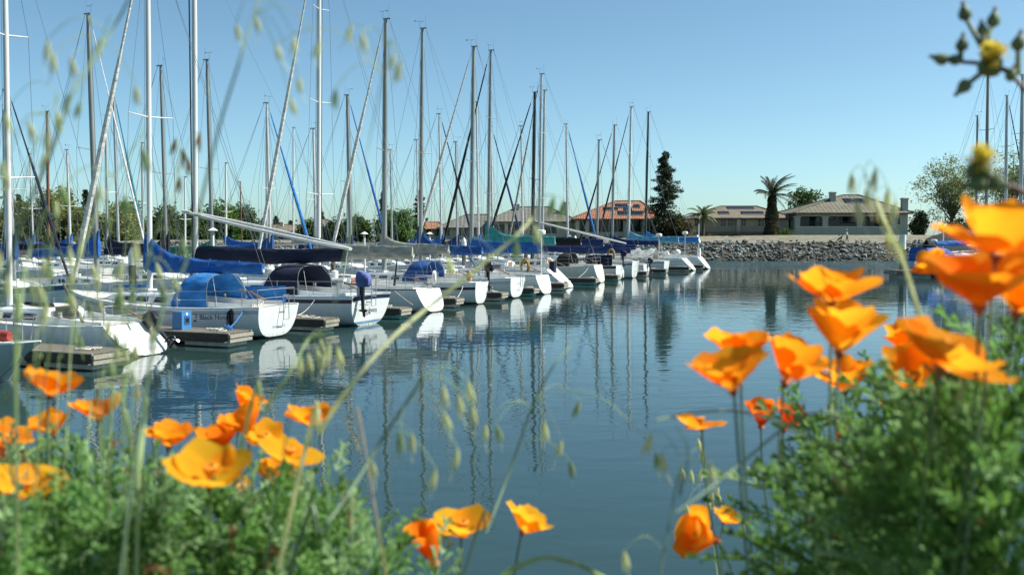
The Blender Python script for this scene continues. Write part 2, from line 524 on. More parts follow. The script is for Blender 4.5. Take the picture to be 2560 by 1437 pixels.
def cover_mesh(xm, xe, zb, hm, hmid, hend, wid, seed, wrap=.16, sag=0.0, knee=.16, zend=None):
    """sail cover lofted along the boom from the mast (xm) to its end (xe)"""
    rows = []
    n = 34
    sgn = 1 if xe < xm else -1
    for i in range(n + 1):
        t = i / n
        x = xm + wrap * sgn + (xe - xm - wrap * sgn) * t
        zc = zb + ((zend - zb) * t if zend is not None else 0) + sag * math.sin(PI * t)
        hh = hend + (hmid - hend) * (1 - t) + (hm - hmid) * math.exp(-(t / knee) ** 1.5)
        ww = wid * (1 - .35 * t) * (1.0 - .25 * math.exp(-(t / .1) ** 2))
        row = []
        m = 14
        for j in range(m):
            a = 2 * PI * j / m
            y = math.sin(a); z = -math.cos(a)
            # teardrop: full at the boom, narrow at the top
            hz = (z + 1) / 2
            yy = y * ww * .5 * (1 - .55 * hz ** 1.5)
            zz = zc - .10 + hz * (hh + .10)
            nn = noise.noise(Vector((x * 2.6 + seed, hz * 1.6, a))) * .07 + noise.noise(Vector((x * 6.5 + seed, hz * 3 + x * 2, 3))) * .04
            yy += nn * (1 if y > 0 else -1) * abs(y)
            zz += noise.noise(Vector((x * 1.9 + seed, 7.7, j * .1))) * .035 * (hz if hz > .5 else (1 - hz))
            row.append((x, yy, zz))
        rows.append(row)
    mb = MB().grid(rows, close=True)
    b = len(mb.v)
    mb.f.append(tuple(range(13, -1, -1))); mb.m.append(0)
    mb.f.append(tuple(b - 14 + j for j in range(14))); mb.m.append(0)
    return mb

def furl_tube(p0, p1, r, seed):
    pts, rs = [], []
    for i in range(15):
        t = i / 14
        p = Vector(p0).lerp(Vector(p1), t)
        pts.append(p)
        rs.append(r * (.45 + .55 * math.sin(PI * min(1, t * 1.25 + .1)) ** .6) * (1 + .12 * noise.noise(Vector((t * 20 + seed, 0, 0)))) if t < .94 else r * .3)
    return MB().tube(pts, rs, 7)

def sailboat(name, label, pos, ang, L=9.0, B=3.0, Fs=.95, Fm=.95, Fb=1.3, tw=.7, rk=-.25, k0=.04, rb=.55, hull=GEL, deckm=DECK,
             stripes=(), boot=None, cab=(.36, .72, .42), cabm=None, win=3, mast=None, boom=None, cover=None, furl=None, dodger=None, lvl=2,
             group=None, spread=1, side=1, wire=.0088, toe=None, stern_rail=True, stay=True, heel=0.0, label_extra=None, seed=None, topping=True):
    """root Empty at the stern waterline, +x to the bow, +y port"""
    root = thing(name, label, "sailboat", pos, ang, group)
    root.rotation_euler = (heel, 0, ang)
    if seed is None: seed = abs(hash((round(pos[0], 2), round(pos[1], 2)))) % 97
    h = Hull(L, B, Fs, Fm, Fb, tw, rk, k0, .42, rb)
    root_h = h
    n = 30 if lvl == 2 else 18
    m = 12 if lvl == 2 else 8
    rows = []
    for i in range(n + 1):
        u = i / n
        row = [h.pt(u, PI / 2 * j / m, -1) for j in range(m + 1)] + [h.pt(u, PI / 2 * j / m, 1) for j in range(m - 1, -1, -1)]
        rows.append(row)
    MB().grid(rows).build("hull", hull, root, angle=50)
    # transom
    tr = rows[0]
    mb = MB()
    c = sum(tr, Vector()) / len(tr)
    top = [Vector((h.xs(0, h.s(0)), y, h.s(0) + .03 * (1 - (y / h.b(0)) ** 2))) for y in (h.b(0) * .5, 0, -h.b(0) * .5)]
    ring = tr + top
    mb.add([c] + ring, [(0, 1 + (j + 1) % len(ring), 1 + j) for j in range(len(ring))])
    mb.build("transom", hull, root, angle=30)
    # deck
    rows = []
    for i in range(n + 1):
        u = i / n
        b_, s_ = h.b(u), h.s(u)
        rows.append([Vector((h.xs(u, s_), y * b_, s_ + .045 * (1 - y * y) * min(1, b_) + .004)) for y in (-1, -.6, 0, .6, 1)])
    MB().grid(rows, flip=True).build("deck", deckm, root)
    if boot:
        for sd in (1, -1):
            MB().grid(strip(h, lambda u: max(.005, h.k(u) + .01), lambda u: max(.10, h.k(u) + .08), .0, .985, sd), flip=sd > 0).build("boot_stripe", boot, root)
    for (d0, d1, ms) in stripes:
        for sd in (1, -1):
            MB().grid(strip(h, lambda u: h.s(u) - d1, lambda u: h.s(u) - d0, .0, .985, sd), flip=sd > 0).build("stripe", ms, root)
    # toe rail
    for sd in (1, -1):
        pts = [h.pt(i / n, 0, sd) + Vector((0, -sd * .02, .02)) for i in range(n + 1)]
        MB().tube(pts, .028, 5).build("toe_rail", toe or hull, root)
    # coachroof
    cabm = cabm or hull
    u1, u2, hc = cab
    zd = lambda u: h.s(u) + .03
    rows = []
    ns = 10
    def cw(u): return min(.70 * h.b(u), h.B * .30)
    def ch(t): return hc * (1 - .38 * t) if t < .8 else hc * (.70 - (t - .8) / .2 * .64)
    for i in range(ns + 1):
        t = i / ns
        u = u1 + (u2 - u1) * t
        w_, q, z0 = cw(u), ch(t), zd(u)
        half = [(w_, -.05), (w_ * .94, q * .72), (w_ * .86, q * .94), (w_ * .45, q * 1.05), (0, q * 1.08)]
        sec = [(u * L, y, z0 + z) for (y, z) in half] + [(u * L, -y, z0 + z) for (y, z) in half[-2::-1]]
        rows.append(sec)
    mb = MB().grid(rows)
    mb.f.append(tuple(range(9))); mb.m.append(0)
    mb.build("cabin", cabm, root, angle=35)
    for sd in ((1, -1) if lvl == 2 else (side,)):
        for k in range(win):
            ta = .08 + .74 * k / win; tb = ta + .74 / win * .74
            P = []
            for (o_, ) in ((.004,), (.016,)):
                for (t, q) in ((ta + .02, .22), (tb, .22), (tb - .03, .66), (ta, .66)):
                    u = u1 + (u2 - u1) * t
                    w_ = cw(u) * (1 - .06 * q / .72) + o_
                    P.append(Vector((u * L, sd * w_, zd(u) + ch(t) * q)))
            MB().hexa(P if sd < 0 else [P[1], P[0], P[3], P[2], P[5], P[4], P[7], P[6]]).build("window", GLASS, root, smooth=False)
    if lvl >= 1:
        for (t, sz) in ((.15, .62), (.6, .48)):
            u = u1 + (u2 - u1) * t
            MB().box((u * L, 0, zd(u) + ch(t) * 1.06 + .04), (sz, sz, .07)).build("hatch", GELC if lvl < 2 else cabm, root, smooth=False)
    # cockpit coamings and companionway
    if lvl >= 1:
        x0, x1 = max(.35, h.xs(0, Fs) + .3), u1 * L
        for sd in (1, -1):
            rows = []
            for i in range(7):
                x = x0 + (x1 - x0) * i / 6; u = x / L
                y = sd * min(h.b(u) * .72, cw(u1) * 1.02)
                z = zd(u) - .04; q = .15 + .16 * (i / 6) ** 1.5
                rows.append([(x, y + sd * .06, z), (x, y + sd * .03, z + q), (x, y - sd * .05, z + q), (x, y - sd * .08, z)])
            MB().grid(rows, flip=sd < 0).build("coaming", cabm, root)
    if lvl == 2:
        zc = zd(u1)
        MB().box((u1 * L - .02, 0, zc + hc * .5), (.03, .56, hc * .92)).build("companionway", TEAK, root, smooth=False)
        MB().box((u1 * L + .32, 0, zc + hc * 1.08 + .03), (.66, .66, .05)).build("sliding_hatch", GELC, root, smooth=False)
        for sd in (1, -1):
            pts = [((u1 + (u2 - u1) * t) * L, sd * cw(u1 + (u2 - u1) * t) * .70, zd(u1 + (u2 - u1) * t) + ch(t) * 1.0 + (.07 if 0 < k % 2 or k in (2, 4) else .0)) for k, t in enumerate((.05, .07, .25, .45, .60, .62))]
            MB().tube(pts, .016, 5).build("handrail", TEAK if rnd.random() < .5 else STEEL, root)
            mbw = MB()
            xw = u1 * L - .75; uw = xw / L
            mbw.lathe([(.075, 0), (.085, .03), (.055, .06), (.06, .14), (.075, .16)], 10, (xw, sd * min(h.b(uw) * .74, cw(u1) * 1.0), zd(uw) + .21))
            mbw.build("winch", STEEL, root)
        # tiller or wheel pedestal
        MB().tube([(.4, 0, zd(0) + .15), (1.0, 0, zd(0) + .42), (1.5, 0, zd(0) + .5)], [.035, .03, .022], 6).build("tiller", TEAK, root)
    # rails
    if stern_rail and lvl >= 1:
        zr = .58
        def edge(u, sd, inset=.06): return Vector((h.xs(u, h.s(u)), sd * (h.b(u) - inset), h.s(u)))
        ua = 1.5 / L
        path = [edge(ua, 1), edge(.6 / L, 1), edge(.012, 1, .1), edge(.012, -1, .1), edge(.6 / L, -1), edge(ua, -1)]
        mb = MB()
        mb.tube([p + Vector((0, 0, zr)) for p in path], .014, 6)
        mb.tube([p + Vector((0, 0, zr * .52)) for p in path], .010, 5)
        for p in path: mb.tube([p, p + Vector((0, 0, zr))], .013, 5)
        mb.build("stern_rail", STEEL, root)
    if lvl >= 1:
        mb = MB()
        zr = .58
        def edge2(u, sd): return Vector((h.xs(u, h.s(u)) - .05, sd * max(.05, h.b(u) - .05), h.s(u)))
        pa = [edge2(.86, 1), edge2(.93, 1), edge2(.985, 1), edge2(.985, -1), edge2(.93, -1), edge2(.86, -1)]
        mb.tube([p + Vector((.12 if 0 < i < 5 else 0, 0, zr + (.06 if i in (2, 3) else 0))) for i, p in enumerate(pa)], .014, 6)
        for i in (0, 1, 4, 5): mb.tube([pa[i], pa[i] + Vector((.12 if 0 < i < 5 else 0, 0, zr))], .013, 5)
        mb.build("pulpit", STEEL, root)
        for sd in ((1, -1) if lvl == 2 else (side,)):
            us = [1.5 / L + (.86 - 1.5 / L) * q for q in (0, .22, .42, .62, .82, 1.0)]
            for u in us[1:-1]:
                p = Vector((h.xs(u, h.s(u)), sd * (h.b(u) - .06), h.s(u)))
                MB().tube([p, p + Vector((0, 0, .60))], [.014, .011], 5).build("stanchion", STEEL, root)
            for zl in ((.58, .30) if lvl == 2 else (.58,)):
                MB().tube([Vector((h.xs(u, h.s(u)), sd * (h.b(u) - .06), h.s(u) + zl)) for u in us], .005 if lvl == 2 else .006, 4).build("lifeline", STEEL, root)
    # rig
    if mast:
        xm, hm, rm, mm = mast
        um = xm / L
        zs = zd(um) + (hc * .8 if u1 < um < u2 else 0) - .1
        rake = .016 * hm
        def mp(z): return Vector((xm - rake * (z / hm), 0, z))
        MB().tube([mp(zs), mp(zs + (hm - zs) * .7), mp(hm)], [rm, rm * .97, rm * .72], 10, flat=1.0).build("mast", mm, root)
        mb = MB()
        tp = mp(hm)
        mb.box(tp + Vector((-.06, 0, .03)), (.42, .07, .06))
        mb.build("masthead", ALUG, root, smooth=False)
        if lvl >= 1:
            mb = MB()
            mb.tube([tp + Vector((-.2, .05, .05)), tp + Vector((-.2, .05, .75))], .006, 4)
            mb.build("antenna", WIRE, root)
            mb = MB()
            a_ = rnd.uniform(0, 6.28)
            d = Vector((math.cos(a_), math.sin(a_), 0)); q = tp + Vector((.18, 0, .42))
            mb.tube([tp + Vector((.18, 0, .03)), q], .007, 4)
            mb.tube([q - d * .2, q + d * .22], .008, 4)
            e = d.cross(Vector((0, 0, 1)))
            mb.add([q - d * .2, q - d * .3 + Vector((0, 0, .05)), q - d * .3 - Vector((0, 0, .05)), q - d * .22 + e * .01], [(0, 1, 2), (0, 2, 3), (3, 2, 1), (0, 3, 1)])
            mb.build("wind_vane", ALUB, root)
        cpy = h.b(um) * .93
        zc = h.s(um)
        wsp = []
        for k in range(spread):
            zz = zc + (hm - zc) * ((k + 1) / (spread + 1)) * (1.04 if spread > 1 else 1.0)
            wq = cpy * (.82 - .16 * k)
            p = mp(zz)
            wsp.append((zz, wq))
            for sd in (1, -1):
                MB().tube([p, p + Vector((-.12, sd * wq, .06))], [.03, .018], 5).build("spreader", mm if mm is not ALUB else ALUB, root)
        if stay:
            for sd in (1, -1):
                pts = [Vector((xm - .1, sd * cpy, zc))] + [mp(zz) + Vector((-.12, sd * wq, .06)) for zz, wq in wsp] + [mp(hm)]
                MB().tube(pts, wire, 4).build("shroud", WIRE, root)
                if lvl >= 1:
                    MB().tube([Vector((xm + .35, sd * cpy * .95, zc)), mp(wsp[0][0] - .1)], wire, 4).build("lower_shroud", WIRE, root)
                if lvl == 2:
                    MB().tube([Vector((xm - .55, sd * cpy * .95, zc)), mp(wsp[0][0] - .12)], wire, 4).build("lower_shroud", WIRE, root)
            bowp = Vector((h.xs(.985, Fb) - .02, 0, Fb + .06))
            ft = mp(hm * .985) + Vector((.12, 0, 0))
            MB().tube([bowp, ft], wire, 4).build("forestay", WIRE, root)
            if furl:
                q0 = bowp.lerp(ft, .035); q1 = bowp.lerp(ft, .955)
                furl_tube(q0, q1, furl[1], seed).build("furled_sail", furl[0], root)
            MB().tube([Vector((h.xs(0, Fs) + .02, 0, Fs + .02)), mp(hm) + Vector((-.2, 0, .02))], wire, 4).build("backstay", WIRE, root)
            # halyards and topping lift
            if lvl >= 1:
                MB().tube([mp(zs + .6) + Vector((.16, .05, 0)), mp(hm) + Vector((.13, .03, 0))], wire * .8, 4).build("halyard", WIRE, root)
        if boom:
            xe, zb = boom
            MB().tube([(xm - .12, 0, zb), (xe, 0, zb + .03)], [.075, .06], 8).build("boom", ALUW if mm is ALUW else ALU, root)
            if topping:
                MB().tube([(xe + .05, 0, zb + .05), mp(hm) + Vector((-.22, 0, 0))], wire * .9, 4).build("topping_lift", WIRE, root)
            if lvl == 2:
                xq = xe + .9
                MB().tube([(xq, .03, zb - .05), (max(.5, xq - .2), .03, zd(.1) + .25)], .010, 5).build("mainsheet", INKG, root)
            if cover:
                cm, c1, c2, c3, cwid = cover
                cover_mesh(xm, xe + .05, zb, c1, c2, c3, cwid, seed).build("sail_cover", cm, root)
                if lvl == 2:
                    for tq in (.3, .55, .8):
                        xq = xm + (xe - xm) * tq
                        hh = c3 + (c2 - c3) * (1 - tq)
                        pts = [(xq, math.sin(a) * cwid * .5 * (1 - .3 * tq) * (1.05 - .5 * ((1 - math.cos(a)) / 2) ** 1.5) + .0, zb - .11 + (1 - math.cos(a)) / 2 * (hh + .14)) for a in [2 * PI * j / 12 for j in range(13)]]
                        MB().tube(pts, .012, 4, cap=False).build("sail_tie", cm, root)
    if dodger:
        dm, x0, x1, hd = dodger[:4]
        make_dodger(root, h, dm, x0, x1, hd, cw(u1) * 1.12, zd(u1) + .1)
    root["_h"] = 0
    del root["_h"]
    return root, h

def make_dodger(root, h, dm, x0, x1, hd, wd, z0):
    """canvas hood: windscreen in front (x1), open towards the stern (x0 < x1)"""
    rows = []
    m = 14
    for (x, q) in ((x1, .18), (x1 - .18, .55), (x1 - .38, .86), (x1 - .55, .97), ((x0 + x1) / 2 - .1, 1.02), (x0 + .15, 1.0), (x0, .97)):
        row = []
        for j in range(m + 1):
            a = PI * j / m
            y = math.cos(a); z = math.sin(a)
            row.append((x - .10 * (1 - z), math.copysign(abs(y) ** .6, y) * wd, z0 - .1 + (hd * q + .1) * (z ** .55 if z > 1e-6 else 0) + .012 * noise.noise(Vector((x * 5, j * .9, 0)))))
        rows.append(row)
    MB().grid(rows).build("dodger", dm, root)
    mb = MB()
    mb.tube([Vector(p) + Vector((-.02, 0, .0)) for p in rows[-1]], .012, 6)
    mb.tube([Vector(rows[-1][m // 2]) - Vector((0, wd * .55, .05)), Vector((x0 - .55, -wd, z0))], .007, 5)
    mb.tube([Vector(rows[-1][m // 2]) + Vector((0, wd * .55, -.05)), Vector((x0 - .55, wd, z0))], .007, 5)
    mb.build("dodger_frame", WIRE, root)
    # clear side panes
    for sd in (3, m - 3):
        P0, P1 = Vector(rows[1][sd]), Vector(rows[3][sd])
    return

def outboard(parent, p, tilt=0.0, cm=PLASTK, rz=0.0, s=1.0, cover=None):
    """outboard motor hung at p (boat coordinates), leg pointing down/aft when tilted"""
    M = Matrix.Rotation(rz, 3, 'Z') @ Matrix.Rotation(tilt, 3, 'Y')
    p = Vector(p)
    T = lambda q: p + (M @ Vector(q)) * s
    rows = []
    for (z, wx, wy) in ((.0, .16, .11), (.06, .23, .15), (.25, .25, .16), (.38, .22, .15), (.45, .15, .10)):
        row = []
        for j in range(12):
            a = 2 * PI * j / 12
            ca, sa = math.cos(a), math.sin(a)
            row.append(T((math.copysign(abs(ca) ** .7, ca) * wx - .05, math.copysign(abs(sa) ** .7, sa) * wy, z + .05 + .04 * ca * (z > .3))))
        rows.append(row)
    mb = MB().grid(rows, close=True)
    b = len(mb.v)
    mb.f.append(tuple(b - 12 + j for j in range(12))); mb.m.append(0)
    mb.f.append(tuple(range(11, -1, -1))); mb.m.append(0)
    o = mb.build("outboard_motor", cover or cm, parent)
    mb = MB()
    mb.tube([T((0, 0, .06)), T((-.02, 0, -.25)), T((-.02, 0, -.62))], [.085 * s, .06 * s, .05 * s], 8)
    mb.tube([T((.12, 0, -.66)), T((-.02, 0, -.66)), T((-.2, 0, -.66))], [.02 * s, .055 * s, .035 * s], 8)
    q = [T((.0, .012, -.66)), T((-.1, .012, -.66)), T((-.1, .006, -.86)), T((-.02, .006, -.84))]
    q2 = [T((.0, -.012, -.66)), T((-.1, -.012, -.66)), T((-.1, -.006, -.86)), T((-.02, -.006, -.84))]
    mb.hexa([q[0], q[1], q2[1], q2[0], q[3], q[2], q2[2], q2[3]])
    mb.box(T((-.06, 0, -.48)), (.26 * s, .14 * s, .015), M=M)
    mb.build("leg", cm, o)
    mb = MB()
    for k in range(3):
        a = 2 * PI * k / 3
        d = Vector((0, math.cos(a), math.sin(a))); e = Vector((.4, -math.sin(a), math.cos(a)))
        c = Vector((-.23, 0, -.66))
        mb.add([T(c + d * .02 - e * .015), T(c + d * .11 - e * .04), T(c + d * .12 + e * .03), T(c + d * .03 + e * .02)], [(0, 1, 2, 3)])
    mb.build("propeller", STEEL, o)
    mb = MB()
    mb.tube([T((.02, 0, .1)), T((.35, .0, .13)), T((.62, .02, .16))], [.025 * s, .022 * s, .026 * s], 6)
    mb.build("tiller_arm", cm, o)
    mb = MB()
    mb.box(p + Vector((.1, 0, -.1)), (.12, .26, .32))
    mb.build("bracket", STEEL, o, smooth=False)
    return o

def ladder(parent, x, y, z0, z1, wd=.30, tilt=0.0, rungs=3, out=.1):
    mb = MB()
    for sd in (-1, 1):
        mb.tube([(x + tilt * 1.0, y + sd * wd / 2, z1), (x, y + sd * wd / 2, z0)], .014, 6)
    for k in range(rungs):
        q = k / max(1, rungs - 1)
        mb.tube([(x + tilt * q, y - wd / 2, z0 + (z1 - z0) * q), (x + tilt * q, y + wd / 2, z0 + (z1 - z0) * q)], .012, 5)
    return mb.build("boarding_ladder", STEEL, parent)

def horseshoe(parent, c, m, r=.27, yaw=0.0):
    M = Matrix.Rotation(yaw, 3, 'Z')
    pts = []
    for j in range(15):
        a = R(-60) + R(300) * j / 14
        pts.append(Vector(c) + M @ Vector((0, r * .9 * math.cos(a + PI / 2 - R(90)) if False else r * .9 * math.sin(a + R(-90)), r * 1.1 * math.cos(a + R(-90)))))
    # open end downward
    pts = []
    for j in range(15):
        a = R(-55) + R(290) * j / 14
        pts.append(Vector(c) + M @ Vector((0, r * .85 * math.cos(a), r * 1.15 * math.sin(a))))
    return MB().tube(pts, [.05] + [.085] * 13 + [.05], 8).build("horseshoe_buoy", m, parent)

def radar(parent, x, y, z0, z1, r=.26, pole=.03):
    o = MB().tube([(x, y, z0), (x, y, z1)], pole, 8).build("radar_pole", PLASTW, parent)
    MB().lathe([(r * .55, -.04), (r * .95, 0), (r, .06), (r, .17), (r * .93, .23), (r * .5, .255)], 18, (x, y, z1 + .04)).build("radar_dome", PLASTW, o)
    return o

def rope(parent, p0, p1, sag, m=ROPEW, r=.014, name="mooring_rope", n=12):
    p0, p1 = Vector(p0), Vector(p1)
    pts = [p0.lerp(p1, i / n) + Vector((0, 0, -sag * 4 * (i / n) * (1 - i / n))) for i in range(n + 1)]
    return MB().tube(pts, r, 5).build(name, m, parent)

def hull_text(root, h, body, size, u0, z, side, m, shear=0.0, name="lettering", squash=1.0):
    """lettering along the topsides, reading left to right for someone looking at that side"""
    vs_, fs_ = text_verts(body, size, shear)
    P = []
    for (x, y, _) in vs_:
        xx = u0 * h.L + (-x if side > 0 else x) * squash
        u = xx / h.L
        zz = z + y + (h.s(u) - h.s(u0))
        P.append(Vector((xx, side * (h.yz(u, zz) + .012), zz)))
    MB().add(P, fs_).build(name, m, root, smooth=False)

def transom_text(root, h, body, size, yc, z, m, arc=0.0, squash=1.0, off=.012, shear=0.0):
    vs_, fs_ = text_verts(body, size, shear)
    wd = max(v[0] for v in vs_)
    P = []
    for (x, y, _) in vs_:
        # viewed from astern (looking forward, +x): right hand is -y
        t = (x - wd / 2) * squash
        zz = z + y - arc * (t ** 2)
        yy = yc - t
        P.append(Vector((h.xs(0, zz) - off, yy, zz)))
    MB().add(P, fs_).build("lettering", m, root, smooth=False)
# ------------------------------------------------------------------ front row, near to far
GF = "sailboats moored stern out along the open water"
GB = "sailboats on the far side of the main dock"
GT = "sailboats on the second dock behind"
GR = "sailboats moored at the right-hand dock"
# bow-out boat in the lower left corner
B0, h = sailboat("sailboat", "grey-hulled sailboat lying bow out at the lower left edge, red sail bag on deck", slip(-5.6, 6.2), ANG_B, L=8.2, B=2.6, Fs=.75, Fm=.72, Fb=1.02, rb=1.5, hull=GELG, deckm=GELC,
                  win=2, lvl=2, cab=(.34, .66, .32), group=GF, side=-1, toe=PLASTW)
hull_text(B0, h, "Louise", .30, .735, .42, -1, INK, shear=.35, squash=.8)
hull_text(B0, h, "Tortola", .13, .735, .20, -1, INK, shear=.3)
rows = []
for i in range(9):
    t = i / 8; x = 5.7 + 1.55 * t
    rows.append([(x, math.cos(2 * PI * j / 10) * .16 * (.7 + .3 * math.sin(PI * t)), .98 + .13 + math.sin(2 * PI * j / 10) * .14 * (.75 + .25 * math.sin(PI * t * 3))) for j in range(10)])
mb = MB().grid(rows, close=True); mb.f += [tuple(range(9, -1, -1)), tuple(80 + j for j in range(10))]; mb.m += [0, 0]
mb.build("sail_bag", CV["red"], B0)

B1, h = sailboat("sailboat", "white sailboat with a sloping sunlit transom and a tilted black outboard", slip(0, -.1), ANG_F, L=8.6, B=2.75, Fs=.86, Fm=.82, Fb=1.1, tw=.74, rk=1.0, k0=.02, deckm=GELC,
                 cab=(.40, .72, .44), win=2, mast=(5.7, 13.4, .085, ALUW), furl=None, lvl=2, group=GF, spread=2, boot=None)
outboard(B1, (.42, -.62, .72), tilt=R(48), s=1.1)
mb = MB()
mb.lathe([(.03, -.02), (.17, .03), (.215, .12), (.22, .17), (.17, .235), (.06, .265), (.02, .28)], 16, (4.6, 1.42, 1.0))
mb.tube([(4.6, 1.2, .82), (4.6, 1.42, 1.0)], .015, 5)
mb.build("rail_grill", STEEL, B1)
MB().tube([(1.6, 1.02, .98), (2.35, .98, 2.05)], [.05, .035], 6).build("boom_crutch", WEATHERED, B1)
MB().box((3.3, 0, 1.12), (.08, .8, .42)).build("companionway_shade", PLASTK, B1, smooth=False)
MB().tube([(4.4, .55, 1.42), (3.2, .62, 1.40)], .06, 8).build("rolled_awning", CV["black"], B1)
MB().lathe([(.07, 0), (.08, .02), (.08, .13), (.05, .16)], 10, (2.2, .6, 1.05)).build("winch_cover", CV["bright"], B1)
MB().tube([(.55, .8, .9), (-.6, 1.9, .5)], .014, 5).build("mooring_rope", ROPEW, B1)

B2, h = sailboat("sailboat", "white sailboat with bright blue dodger, blue sail cover and dark blue name on its side", slip(5.37, -.45), ANG_F, L=9.3, B=3.05, Fs=1.08, Fm=1.0, Fb=1.4, tw=.72, rk=-.16, k0=.06,
                 cab=(.385, .74, .44), win=3, stripes=((.0, .075, PLASTW), (.155, .18, BLUEP)), boot=ANTI, mast=(5.45, 14.2, .095, ALUW), boom=(.45, 2.22), cover=(CV["royal"], 1.28, .50, .30, .36),
                 furl=(CV["white"], .105), dodger=(CV["bright"], 2.15, 3.65, 1.02), group=GF, spread=1, deckm=GELC)
hull_text(B2, h, "Black Note", .235, .218, .66, 1, INKB)
mb = MB()
xn = .236 * 9.3
def notept(x, z): return h.surf(x / 9.3, z, 1, .012)
MB().add([notept(xn + .02 + .045 * math.cos(a) , .605 + .032 * math.sin(a)) for a in [2 * PI * j / 10 for j in range(10)]], [tuple(range(10))]).add(
    [notept(xn - .018, .61), notept(xn - .03, .61), notept(xn - .03, .86), notept(xn - .018, .86)], [(0, 1, 2, 3)]).add(
    [notept(xn - .03, .86), notept(xn - .07, .76), notept(xn - .055, .70), notept(xn - .04, .78)], [(0, 1, 2, 3)]).build("note_symbol", INKB, B2, smooth=False)
transom_text(B2, h, "Stockton, CA", .13, -.1, .36, INKG)
ladder(B2, -.26, -.25, .62, 1.45, .3, tilt=0.0, rungs=3)
mb = MB()
for k in range(4):
    mb.tube([(.82 + .06 * math.cos(a) + .03 * k, 1.27 + .05 * k * .3, 1.0 - .22 + .26 * math.sin(a) - .03 * k) for a in [2 * PI * j / 14 for j in range(15)]], .014, 5)
mb.build("rope_coil", ROPEK, B2)
rope(B2, (.42, 1.12, 1.03), (.15, 2.2, .52), .06, ROPEB, .02)
mb = MB()
for k in range(4): mb.tube([(.1 + .09 * math.cos(a) + .05 * k, 2.25 + .05 * math.sin(a), .50 + .03 * k + .03 * math.sin(2 * a)) for a in [2 * PI * j / 12 for j in range(13)]], .018, 5)
mb.build("rope_knot", ROPEB, B2)
for sd, x0, x1, mm in ((-1, .35, 2.4, "bright"),):
    rows = []
    for i in range(9):
        x = x0 + (x1 - x0) * i / 8; u = x / 9.3
        y = sd * (h.b(u) - .07)
        rows.append([(x, y + .02 * math.sin(x * 7 + k), h.s(u) + .03 + .6 * k / 4) for k in range(5)])
    MB().grid(rows).build("weather_cloth", CV[mm], B2)
MB().box((3.9, 0, 1.60), (.7, .7, .1)).build("hatch_cover", CV["royal"], B2, smooth=False)
MB().tube([(6.6, .52, 1.62), (5.0, .6, 1.68)], .05, 6).build("sail_roll", CV["royal"], B2)
for sd in (1, -1):
    MB().grid(strip(h, lambda u: h.s(u) - .12, lambda u: h.s(u) - .09, .0, .985, sd), flip=sd > 0).build("rub_strake", PALEWOOD, B2)
mb = MB()
for k in range(3): mb.tube([(.1 + .1 * math.cos(a), .9 - .12 * k + .05 * math.sin(a * 2), 1.13 + .05 * k + .07 * math.sin(a)) for a in [2 * PI * j / 12 for j in range(13)]], .016, 5)
mb.build("rope_bundle", ROPEW, B2)

# cat-rigged boat with the mast in the bow and a wishbone boom
B3, h = sailboat("sailboat", "white cat-rigged sailboat with wishbone boom, long navy cover and navy stripe round its stern", slip(10.8, -.75), ANG_F, L=9.6, B=3.5, Fs=1.15, Fm=1.12, Fb=1.45, tw=.80, rk=-.18, k0=-.02,
                 cab=(.40, .80, .50), win=3, stripes=((.10, .24, NAVYP),), boot=LBLUEP, mast=(8.35, 16.2, .11, ALUW), lvl=2, group=GF, stay=False, spread=0, dodger=(CV["navy"], 2.5, 4.2, 1.05), deckm=GEL)
transom_text(B3, h, "YONADS", .20, -.12, .50, INK, arc=.28, squash=1.0)
mb = MB()
rows = []
for i in range(13):
    y = -.985 + 1.97 * i / 12
    yy = y * h.b(0)
    zz = h.s(0) + .03 * (1 - y * y)
    rows.append([Vector((h.xs(0, zz) - .008, yy, zz - .02)), Vector((h.xs(0, zz - .17) - .008, yy * (.995), zz - .17))])
mb.grid(rows).build("transom_stripe", NAVYP, B3)
rows = []
for i in range(13):
    y = -1 + 2 * i / 12
    rows.append([Vector((h.xs(0, .17) - .008, y * h.yz(0, .17) * .97, .17)), Vector((h.xs(0, .08) - .008, y * h.yz(0, .08) * .97, .08))])
MB().grid(rows).build("transom_boot_stripe", LBLUEP, B3)
ladder(B3, -.34, .1, .75, 1.85, .32, rungs=4)
def wishbone(root, xm, zf, xe, ze, wid, m, r=.05):
    for sd in (1, -1):
        pts = []
        for i in range(15):
            t = i / 14
            pts.append((xm + .55 + (xe - xm - .55) * t, sd * wid * math.sin(PI * min(1, t * .96 + .02)) ** .8, zf + (ze - zf) * t))
        MB().tube(pts, r, 8).build("wishbone", m, root)
wishbone(B3, 8.35, 4.45, .75, 2.92, .55, ALUW, .062)
cover_mesh(8.1, .95, 2.42, .55, .62, .42, .40, 5, sag=-.10, zend=2.55, knee=.05).build("sail_cover", CV["navy"], B3)
MB().tube([(8.35, .13, 2.5), (8.3, .125, 15.9)], .03, 5).build("sail_track", ALUB, B3)
MB().tube([(.9, 0, 2.9), (8.15, 0, 15.8)], .006, 4).build("topping_lift", WIRE, B3)
MB().tube([(.85, .05, 2.85), (1.1, .05, 1.45)], .018, 5).build("mainsheet", ROPEW, B3)
outboard(B3, (-.35, .95, 1.45), s=1.25, cover=CV["lilac"])
rope(B3, (1.3, 1.55, 1.12), (1.6, 2.55, .5), .18, ROPEW)
MB().lathe([(.02, 0), (.13, .03), (.13, .3), (.02, .33)], 12, (1.6, -.2, 1.75)).build("fender", PLASTW, B3)

